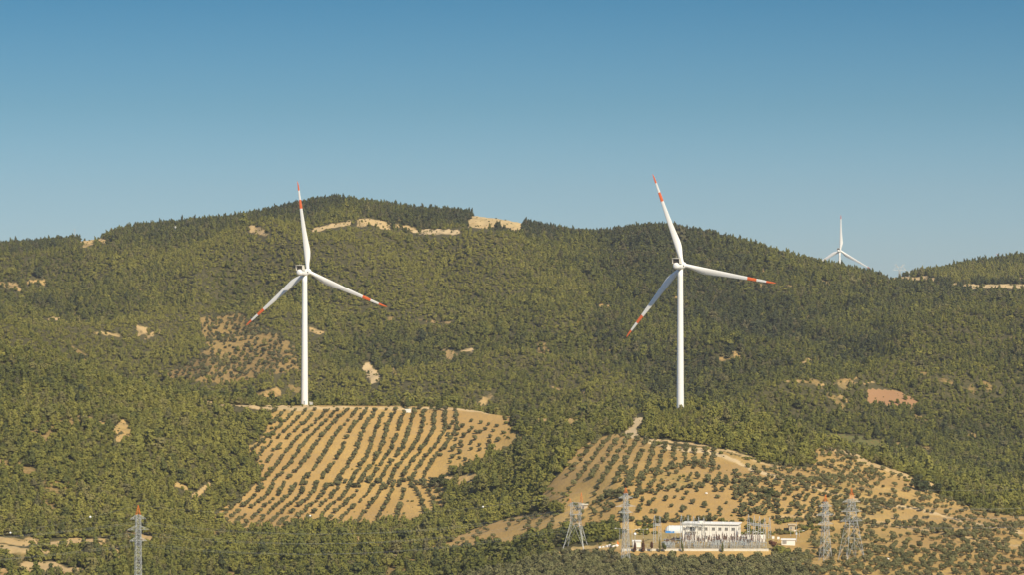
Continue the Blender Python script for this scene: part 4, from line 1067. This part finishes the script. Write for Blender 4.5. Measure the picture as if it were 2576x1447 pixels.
gantry([(1646.5, 1432), (1660, 1446)], [1318, 1319], [1297.5, 1299], 'two-column grey gantry at the left end of the substation')
gantry([(1714, 1410), (1731, 1422), (1745, 1433), (1757.5, 1441), (1770.5, 1440)], [1316, 1317.5, 1318.5, 1320, 1321], [1296, 1298, 1299, 1301, 1303], 'long gantry with five spires standing before the white building')
gantry([(1883, 1430), (1897.5, 1438), (1910.5, 1446), (1923.5, 1452), (1936, 1458)], [1316, 1318, 1319.5, 1320.5, 1322], [1295, 1298, 1299.5, 1304, 1302.5], 'long gantry with five spires right of the white building')

# switchgear
def ins_post(h=2.2, ih=1.7):
    root = empty('insulator_post', (0, 0, 0))
    f = MB()
    for sx in (-1, 1):
        for sy in (-1, 1): f.bar((sx * .22, sy * .22, -.2), (sx * .14, sy * .14, h), .04)
        f.bar((sx * .2, -.2, .1), (-sx * .15, -.15, h), .025)
    f.box((0, 0, h + .04), (.5, .5, .08)); f.build('support', M['steel'], root)
    i = MB(); prof = [(.09, 0)]
    for k in range(9): z_ = ih * k / 9; prof += [(.09, z_ + .02), (.19, z_ + .05), (.09, z_ + .12)]
    prof.append((.08, ih)); i.lathe(prof, 10, (0, 0, h + .08)); i.build('insulator', M['porc'], root)
    c = MB(); c.lathe([(.12, 0), (.12, .12)], 10, (0, 0, h + .08 + ih)); c.build('cap', M['steel'], root)
    return root
proto = ins_post(); plan = tree_of(proto)
R2 = random.Random(9); first = True; npost = 0
rows_ = [(1407, 1676, 1925, 5.1), (1412, 1690, 1930, 6.3), (1419, 1700, 1928, 7.4), (1426, 1728, 1930, 9.2)]
names = {1407: 'front', 1412: 'second', 1419: 'third', 1426: 'rear'}
spots = []
for y_, a, b_, st in rows_:
    uu = a
    while uu < b_:
        if R2.random() > .25: spots.append((uu + R2.uniform(-.8, .8), y_ + R2.uniform(-.6, .6), names[y_]))
        uu += st
for uu, y_, rn in spots:
    g_ = ground_at(uu, y_)
    r_ = proto if first else dup(plan, g_, 0)
    r_.location = g_; s_ = R2.uniform(.95, 1.6); r_.scale = (1.15, 1.15, s_)
    first = False; npost += 1
    where = 'before the polytunnel' if uu < 1715 else 'before the left end of the white building' if uu < 1760 else 'before the middle of the white building' if uu < 1815 else 'before the right end of the white building' if uu < 1870 else 'under the right gantry'
    tag(r_, 'brown insulator on steel stand, %s row, %s' % (rn, where), 'insulator', 'insulator posts in the switchyard')
def busframe(uu, y_, Wd, label):
    g_ = ground_at(uu, y_); root = empty('disconnector_frame', g_); tag(root, label, 'switchgear', 'three-phase switch frames in the switchyard')
    f = MB()
    for sx in (-1, 1):
        for sy in (-.4, .4): f.bar((sx * Wd / 2, sy, -.2), (sx * Wd / 2, sy, 2.5), .07)
        f.bar((sx * Wd / 2, -.4, 0), (sx * Wd / 2, .4, 2.5), .04)
    for sy in (-.4, .4): f.bar((-Wd / 2 - .3, sy, 2.5), (Wd / 2 + .3, sy, 2.5), .09)
    f.box((Wd * .2, 0, 1.2), (.5, .4, .9)); f.build('frame', M['greyp'], root)
    for k in range(3):
        xx = (k - 1) * Wd * .4
        for sy in (-.4, .4):
            i = MB(); prof = [(.08, 0)]
            for q in range(7): prof += [(.08, .17 * q + .02), (.17, .17 * q + .05), (.08, .17 * q + .11)]
            i.lathe(prof, 8, (xx, sy, 2.6)); i.build('insulator', M['porc'], root)
        b = MB(); b.bar((xx, -.6, 3.82), (xx, .6, 3.82), .05, 6); b.build('contact_arm', M['wire'], root)
for k, (uu, y_) in enumerate(((1686, 1409), (1702, 1422), (1741, 1409), (1762, 1415), (1788, 1409), (1812, 1415), (1836, 1409), (1863, 1413), (1880, 1409), (1900, 1414), (1918, 1409))):
    busframe(uu, y_, 3.2, 'grey switch frame with six brown insulators, %s along the switchyard' % ('leftmost', 'second', 'third', 'fourth', 'fifth', 'sixth', 'seventh', 'eighth', 'ninth', 'tenth', 'rightmost')[k])
def transformer(uu, y_, label):
    g_ = ground_at(uu, y_); root = empty('power_transformer', g_); tag(root, label, 'transformer', 'power transformers')
    b = MB(); b.box((0, 0, 1.5), (2.9, 1.8, 2.2)); b.box((0, 0, .25), (3.3, 2.1, .3)); b.build('tank', M['greyp'], root)
    for sx in (-1, 1):
        f = MB()
        for k in range(6): f.box((sx * (1.6 + k * .12), 0, 1.5), (.05, 1.5, 1.8))
        f.bar((sx * 1.45, 0, 2.3), (sx * 2.25, 0, 2.3), .07, 6); f.build('radiator', M['greyp'], root)
    c = MB(); c.bar((-1.3, 0, 3.3), (1.1, 0, 3.3), .32, 12); c.bar((0, 0, 2.6), (0, 0, 3.1), .1, 6); c.build('oil_tank', M['greyp'], root)
    for k in range(3):
        i = MB(); prof = [(.1, 0)]
        for q in range(6): prof += [(.1, .18 * q + .02), (.2, .18 * q + .05), (.1, .18 * q + .12)]
        i.lathe(prof, 8, (-.9 + k * .9, -.6, 2.6)); i.build('bushing', M['porc'], root)
transformer(1802, 1423, 'grey transformer before the middle of the white building')
transformer(1872, 1424, 'grey transformer at the right corner of the white building')
transformer(1677, 1412, 'grey-blue transformer below the polytunnel at the left')
cb = MB(); x_a, x_b = at(1858, 0, 1440)[0], at(1925, 0, 1440)[0]; zz = float(zat(x_a, 1440))
cb.box(((x_a + x_b) / 2, 1440, zz + 1.4), (x_b - x_a, .3, 3.4)); o = cb.build('blast_wall', M['wall']); tag(o, 'low white wall behind the switchgear, running right from the building', 'wall')

# lamps
def lamp(u, vtop, y_, two, label, h_extra=0):
    g_ = ground_at(u, y_); h = zv(vtop, y_) - g_.z
    root = empty('floodlight_pole', g_); tag(root, label, 'lamp post', 'lamp posts around the substation')
    b = MB(); b.bar((0, 0, -.3), (0, 0, h), .09, 8, .06); b.build('pole', M['steel'], root)
    for sx in ((-1, 1) if two else (1,)):
        a = MB(); a.bar((0, 0, h - .1), (sx * 1.6, 0, h + .1), .045, 6); ao = a.build('arm', M['steel'], root)
        l = MB(); l.box((sx * 1.8, 0, h + .12), (.85, .4, .2)); l.build('lamp_head', M['white'], ao)
for (a, vt, y_, two, lb) in ((1590, 1334, 1425, True, 'two-headed lamp post just right of the slender pylon'), (1618, 1333, 1440, True, 'two-headed lamp post between the slender pylon and left gantry'), (1559, 1331, 1440, True, 'two-headed lamp post partly behind the slender pylon'),
                             (1893, 1339.5, 1436, True, 'two-headed lamp post inside the right gantry, left one'), (1906.5, 1341, 1442, True, 'two-headed lamp post inside the right gantry, right one'), (1989, 1338, 1465, False, 'single lamp post behind the low outbuilding'), (2011, 1337, 1462, True, 'lamp post right of the tall bare pole'), (1700, 1340, 1432, True, 'lamp post left of the white building')):
    lamp(a, vt, y_, two, lb)
g_ = ground_at(2003.5, 1440); root = empty('utility_pole', g_); tag(root, 'tall thin grey pole right of the low outbuilding', 'pole')
b = MB(); b.bar((0, 0, -.3), (0, 0, zv(1314, 1440) - g_.z), .12, 8, .07); b.build('pole', M['steel'], root)
b = MB(); b.box((0, -.15, 3.6), (.8, .4, 1.0)); b.build('box', M['steel'], root)

# small houses
def hut(name, u0, u1, vb, vt, label, mats=('wall', 'roofw'), ymin=1404, wins=(), rz=0, depth=4, cat='hut', ov=.3):
    p_ = hit((u0 + u1) / 2, vb, ymin); 
    return building(name, u0, u1, p_.y, p_.z, (vb - vt) * p_.y / F - .35, depth, rz, label, wins, roof_over=ov, mats=mats, cat=cat)
hut('gate_house', 1592, 1612, 1378, 1362, 'small white flat-roofed hut at the left end of the substation', wins=[(1598, .8, .9, 1.8, 'w')])
hut('outbuilding', 1966, 2000, 1373, 1358, 'long low white outbuilding right of the substation', wins=[(1970, .5, .6, 2.0, 'd'), (1973.5, .5, .6, 2.0, 'd'), (1977, .5, .6, 2.0, 'd')], rz=math.radians(-5))
hut('stone_hut', 1985, 2000, 1338, 1321, 'square ochre stone hut with wide roof behind the outbuilding', mats=('stone', 'stone'), ov=.5, wins=[(1990, .8, 1, 2, 'w')])
hut('field_shelter', 1462, 1478, 1282, 1270, 'small open flat-roofed shelter behind the splayed pylon', mats=('stone', 'conc'), ov=.4, wins=[(1467, 1., .1, 1.6, 'd')])  # dark panel paints the shade inside its opening; there is no door
hut('water_tank', 1019, 1034, 1039.5, 1031, 'white square tank near the top of the left orchard', ymin=1800, depth=3, ov=.05, cat='tank')
def cabinet(u, vb, vt, wpx, label):
    g_ = ground_at(u, 1445); root = empty('junction_cabinet', g_); tag(root, label, 'cabinet'); z0, z1 = zv(vb, 1445) - g_.z, zv(vt, 1445) - g_.z
    b = MB(); b.box((0, 0, (z0 + z1) / 2), (wpx * 1445 / F, .8, z1 - z0)); b.build('box', M['roofw'], root)
    b = MB(); b.bar((0, 0, -.3), (0, 0, z0), .1, 8); b.build('post', M['steel'], root)
cabinet(1945, 1356.5, 1350.5, 6, 'white square cabinet on a post, left one of two beside the gantry')
cabinet(1958, 1358, 1352, 6, 'white square cabinet on a post, right one of two beside the gantry')
root = empty('ball_on_post', ground_at(1597.3, 1418)); tag(root, 'white marker ball carried on a thin post near the gate hut', 'tank')
g_ = root.location; hz_ = zv(1345, 1418) - g_.z
b = MB(); n = 10; r_ = .62; b.lathe([(max(.01, r_ * math.sin(math.pi * k / n)), hz_ - r_ * math.cos(math.pi * k / n)) for k in range(n + 1)], 16); b.build('sphere', M['white'], root, True)  # a cable marker ball, set on a post instead of a wire
b = MB(); b.bar((0, 0, -.2), (0, 0, hz_), .08, 8); b.build('post', M['steel'], root); root.name = 'ball_tank'
# rocks and rubble left of the wall
def rock(u, v, s, label, m='rock', ymin=1300, cat='rock'):
    p_ = hit(u, v, ymin)
    if p_ is None: return
    bm = bmesh.new(); bmesh.ops.create_icosphere(bm, subdivisions=2, radius=s); rr = random.Random(int(u * 7 + v))
    for vv in bm.verts: vv.co *= rr.uniform(.72, 1.15); vv.co.z *= .75
    me = bpy.data.meshes.new('boulder'); bm.to_mesh(me); bm.free(); me.materials.append(M[m])
    o = bpy.data.objects.new('boulder', me); COL.objects.link(o); o.location = p_ + Vector((0, 0, s * .3)); tag(o, label, cat)
for k, (a, v_, s_) in enumerate(((1509, 1380, .7), (1517, 1379, .6), (1527, 1378, .9), (1536, 1377, 1.1), (1543, 1377, .8), (1551, 1376, .9))):
    rock(a, v_, s_, 'pale boulder in the heap left of the slender pylon, %s' % ('leftmost', 'second from left', 'third from left', 'fourth from left', 'fifth from left', 'rightmost')[k])
rock(2112, 1141, .9, 'lone white rock by the pale track below the right ridge'); rock(2075, 1128, .7, 'lone white rock at the top of the pale track')
rock(1777, 1244, .7, 'lone white rock in the open orchard above the building'); rock(2233, 1409, .7, 'lone white rock right of the broad pylon')
b = MB(); p_ = hit(1553, 1374, 1380); b.bar((0, 0, -.2), (0, 0, 2.0), .1, 6); b.add([(0, 0, .5), (.7, 0, .6), (.2, 0, 2.1), (0, .1, .5), (.7, .1, .6), (.2, .1, 2.1)], [(0, 1, 2), (5, 4, 3), (0, 3, 4, 1), (1, 4, 5, 2), (2, 5, 3, 0)])
o = b.build('warning_flag', M['steel_o']); o.location = p_; tag(o, 'small orange flag standing by the pale boulders', 'flag')

# ------------------------------------------------------------------ garden trees at the wall
def cypress_mesh(h, w, seed, m): return crown_mesh('crown', [(0, 0, h * (.2 + .15 * k), w * (1, 1, .92, .75, .5, .28)[k], h * .14) for k in range(6)], 130, .22, M[m], seed, .9, .1)
def wall_tree(name, u, vb, vt, w, label, m='pine', tint_=-.3, lean=0, rnd=False, y_=1400.5, cat='cypress'):
    x_ = (u - UC) / F * y_; z_ = float(zat(x_, y_)); h = zv(vt, y_) - z_
    root = empty(name, (x_, y_, z_)); root.rotation_euler = (0, lean, 0); tag(root, label, cat)
    if rnd: rr = random.Random(int(u)); cm = crown_mesh('crown', [(rr.uniform(-.5, .5) * w, rr.uniform(-.4, .4) * w, h * rr.uniform(.45, .75), w * .65, h * .24) for _ in range(5)], 130, .3, M[m], int(u))
    else: cm = cypress_mesh(h, w, int(u), m)
    o = bpy.data.objects.new('crown', cm); COL.objects.link(o); o.parent = root; o['leaf_tint'] = tint_
    t_ = MB(); t_.bar((0, 0, -.6), (0, 0, h * .5), .12, 6, .06); t_.build('trunk', M['bark'], root)
wall_tree('cypress', 1659.5, 1382, 1353, .55, 'slim dark cypress in front of the wall, below the left gantry')
wall_tree('cypress', 1718.5, 1381, 1357, .5, 'slim leaning cypress at the left corner of the white building', lean=math.radians(-8))
wall_tree('cypress', 1817.5, 1384, 1364, .6, 'short brownish cypress before the wall under the right half of the building', tint_=-.5)
wall_tree('garden_tree', 1672, 1381, 1366, 1.1, 'small round dark tree before the wall, right of the slim cypress', rnd=True, tint_=-.6, cat='tree')
wall_tree('garden_tree', 1618, 1381, 1358, 1.0, 'bronze conical shrub before the wall near the gate hut', m='red_leaf', cat='shrub')
wall_tree('garden_tree', 1638.5, 1380, 1361, .9, 'bronze round shrub before the wall, left of the cypress', m='red_leaf', rnd=True, cat='shrub')
wall_tree('garden_tree', 1597, 1380, 1362, .8, 'bronze shrub right of the slender pylon', m='red_leaf', cat='shrub')
wall_tree('garden_tree', 1943, 1386, 1358, 2.0, 'rust-leaved tree at the right end of the substation wall', m='red_leaf', rnd=True, tint_=-.2, y_=1404, cat='tree')
for k, (a, b_, s_, tt) in enumerate(((1955, 1388, 2.0, .1), (1966, 1392, 2.0, .35), (1975, 1398, 2.1, .5), (1962, 1402, 1.9, .5), (1984, 1406, 2.0, .6), (1973, 1412, 1.9, .7), (1992, 1416, 1.9, .6), (1985, 1424, 1.9, .8), (2000, 1428, 1.8, .5))):
    p_ = hit(a, b_, 1300); r_ = empty('thicket_bush', p_); r_.scale = (s_ * .62,) * 3; tag(r_, 'yellow-green bush in the thicket right below the substation wall end, %s going down' % ('first', 'second', 'third', 'fourth', 'fifth', 'sixth', 'seventh', 'eighth', 'ninth')[k], 'bush', 'thicket at the wall end')
    for nm, me in (('trunk', BUSH[k % 3][1]), ('crown', BUSH[k % 3][0])):
        o = bpy.data.objects.new(nm, me); COL.objects.link(o); o.parent = r_; o['leaf_tint'] = tt
# bigger lone trees
def lone(u, v, s, label, tint_=-.6, ymin=1500, k=2, wide=1.):
    p_ = hit(u, v, ymin)
    if p_ is None: return
    r_ = empty('pine_tree', p_); r_.scale = (s * wide, s * wide, s); tag(r_, label, 'pine tree')
    for nm, me in (('trunk', PINES[k][1]), ('crown', PINES[k][0])):
        o = bpy.data.objects.new(nm, me); COL.objects.link(o); o.parent = r_; o['leaf_tint'] = tint_
lone(1026, 1030, 1.0, 'tall dark tree on the crest behind the white tank', k=5)
lone(1056, 1031, .7, 'dark tree on the crest, next right of the white tank'); lone(1085, 1032, .6, 'narrow dark tree on the crest between two rounder ones', k=1); lone(1107, 1032, .95, 'broad dark tree on the crest above the orchard rows', k=2, wide=1.2)
lone(1095, 1224, 1.15, 'large dark pine in the gap between the orchard fields, left one', k=2, wide=1.35); lone(1115, 1222, 1.2, 'large dark pine in the gap between the orchard fields, right one', k=0, wide=1.3)
lone(1300, 1068, 1.2, 'dark pine at the right end of the orchard crest, left one', k=0, wide=1.3); lone(1322, 1072, 1.1, 'dark pine at the right end of the orchard crest, right one', k=2, wide=1.3)
lone(1940, 1250, .9, 'dark bushy tree beside the track in the right orchard', k=2, wide=1.3, ymin=1440)
lone(2310, 1250, 1.5, 'big dark pine below the right hand ridge, left one', k=0, wide=1.2, ymin=1600, tint_=-.9); lone(2330, 1255, 1.3, 'big dark pine below the right hand ridge, right one', k=2, wide=1.2, ymin=1600, tint_=-.9)

# ------------------------------------------------------------------ air
HAZE = 0.000042
def haze_box():
    b = MB(); b.box((0, 3780, 190), (26000, 7680, 400))
    o = b.build('haze', []) if False else None
    me = bpy.data.meshes.new('haze'); me.from_pydata(b.v, [], b.f)
    m = bpy.data.materials.new('haze_air'); m.use_nodes = True; nt = m.node_tree; nt.nodes.clear()
    out = nt.nodes.new('ShaderNodeOutputMaterial'); pv = nt.nodes.new('ShaderNodeVolumePrincipled')
    pv.inputs['Color'].default_value = (.95, .93, .92, 1); pv.inputs['Density'].default_value = HAZE; pv.inputs['Anisotropy'].default_value = .2
    nt.links.new(pv.outputs[0], out.inputs['Volume']); me.materials.append(m)
    o = bpy.data.objects.new('haze', me); COL.objects.link(o); o['kind'] = 'stuff'; o['label'] = 'thin bluish air haze over the hills'; o['category'] = 'haze'
if HAZE > 0: haze_box()

# ------------------------------------------------------------------ light, sky, camera
SUN_EL, SUN_AZ = 41., 32.      # azimuth: degrees to the right of straight behind the viewer
el, az = math.radians(SUN_EL), math.radians(SUN_AZ)
sdir = Vector((math.sin(az) * math.cos(el), -math.cos(az) * math.cos(el), math.sin(el)))
sl = bpy.data.lights.new('sun', 'SUN'); sl.energy = 4.8; sl.angle = math.radians(.5); sl.color = (1., .89, .70)
so = bpy.data.objects.new('sun', sl); COL.objects.link(so); so.rotation_euler = sdir.to_track_quat('Z', 'Y').to_euler(); so.location = (0, 0, 600)
w = bpy.data.worlds.new('World'); scene.world = w; w.use_nodes = True; nt = w.node_tree
bg = nt.nodes['Background']; sky = nt.nodes.new('ShaderNodeTexSky'); sky.sky_type = 'NISHITA'; sky.sun_disc = False
sky.sun_elevation = el; sky.sun_rotation = math.pi - az; sky.altitude = 300; sky.air_density = 1.0; sky.dust_density = .3; sky.ozone_density = 1.5
tc = nt.nodes.new('ShaderNodeTexCoord'); sp = nt.nodes.new('ShaderNodeSeparateXYZ'); nt.links.new(tc.outputs['Generated'], sp.inputs[0])
SKYG = .84
cr = nt.nodes.new('ShaderNodeValToRGB'); nt.links.new(mth(nt, 'MULTIPLY', sp.outputs['Z'], 2.), cr.inputs[0])
for i, (p_, c_) in enumerate(((0, (.52, .73, 1.07)), (.036, (.41, .64, .97)), (.104, (.245, .47, .69)), (.17, (.135, .37, .57)), (.35, (.45, .72, 1.0)), (1, (.85, 1.0, 1.2)))):
    e_ = cr.color_ramp.elements[i] if i < 2 else cr.color_ramp.elements.new(p_)
    e_.position = p_; e_.color = (*[q_ * SKYG for q_ in c_], 1)
mx = mixc(nt, 1., sky.outputs[0], cr.outputs[0], 'MULTIPLY')
nt.links.new(mx, bg.inputs['Color']); bg.inputs['Strength'].default_value = .10

cam = bpy.data.cameras.new('camera'); co = bpy.data.objects.new('camera', cam); COL.objects.link(co)
co.location = (0, 0, ZC); co.rotation_euler = (math.radians(90), 0, 0)
cam.sensor_width = 36; cam.lens = 36 * F / 2576; cam.shift_y = (VH - 723.5) / 2576; cam.clip_start = 1; cam.clip_end = 60000
scene.camera = co
scene.view_settings.view_transform = 'Standard'; scene.view_settings.look = 'None'; scene.view_settings.exposure = .25; scene.view_settings.gamma = 1
scene.cycles.volume_bounces = 0; scene.cycles.max_bounces = 5; scene.cycles.diffuse_bounces = 3
scene.render.resolution_x = 1024; scene.render.resolution_y = 576
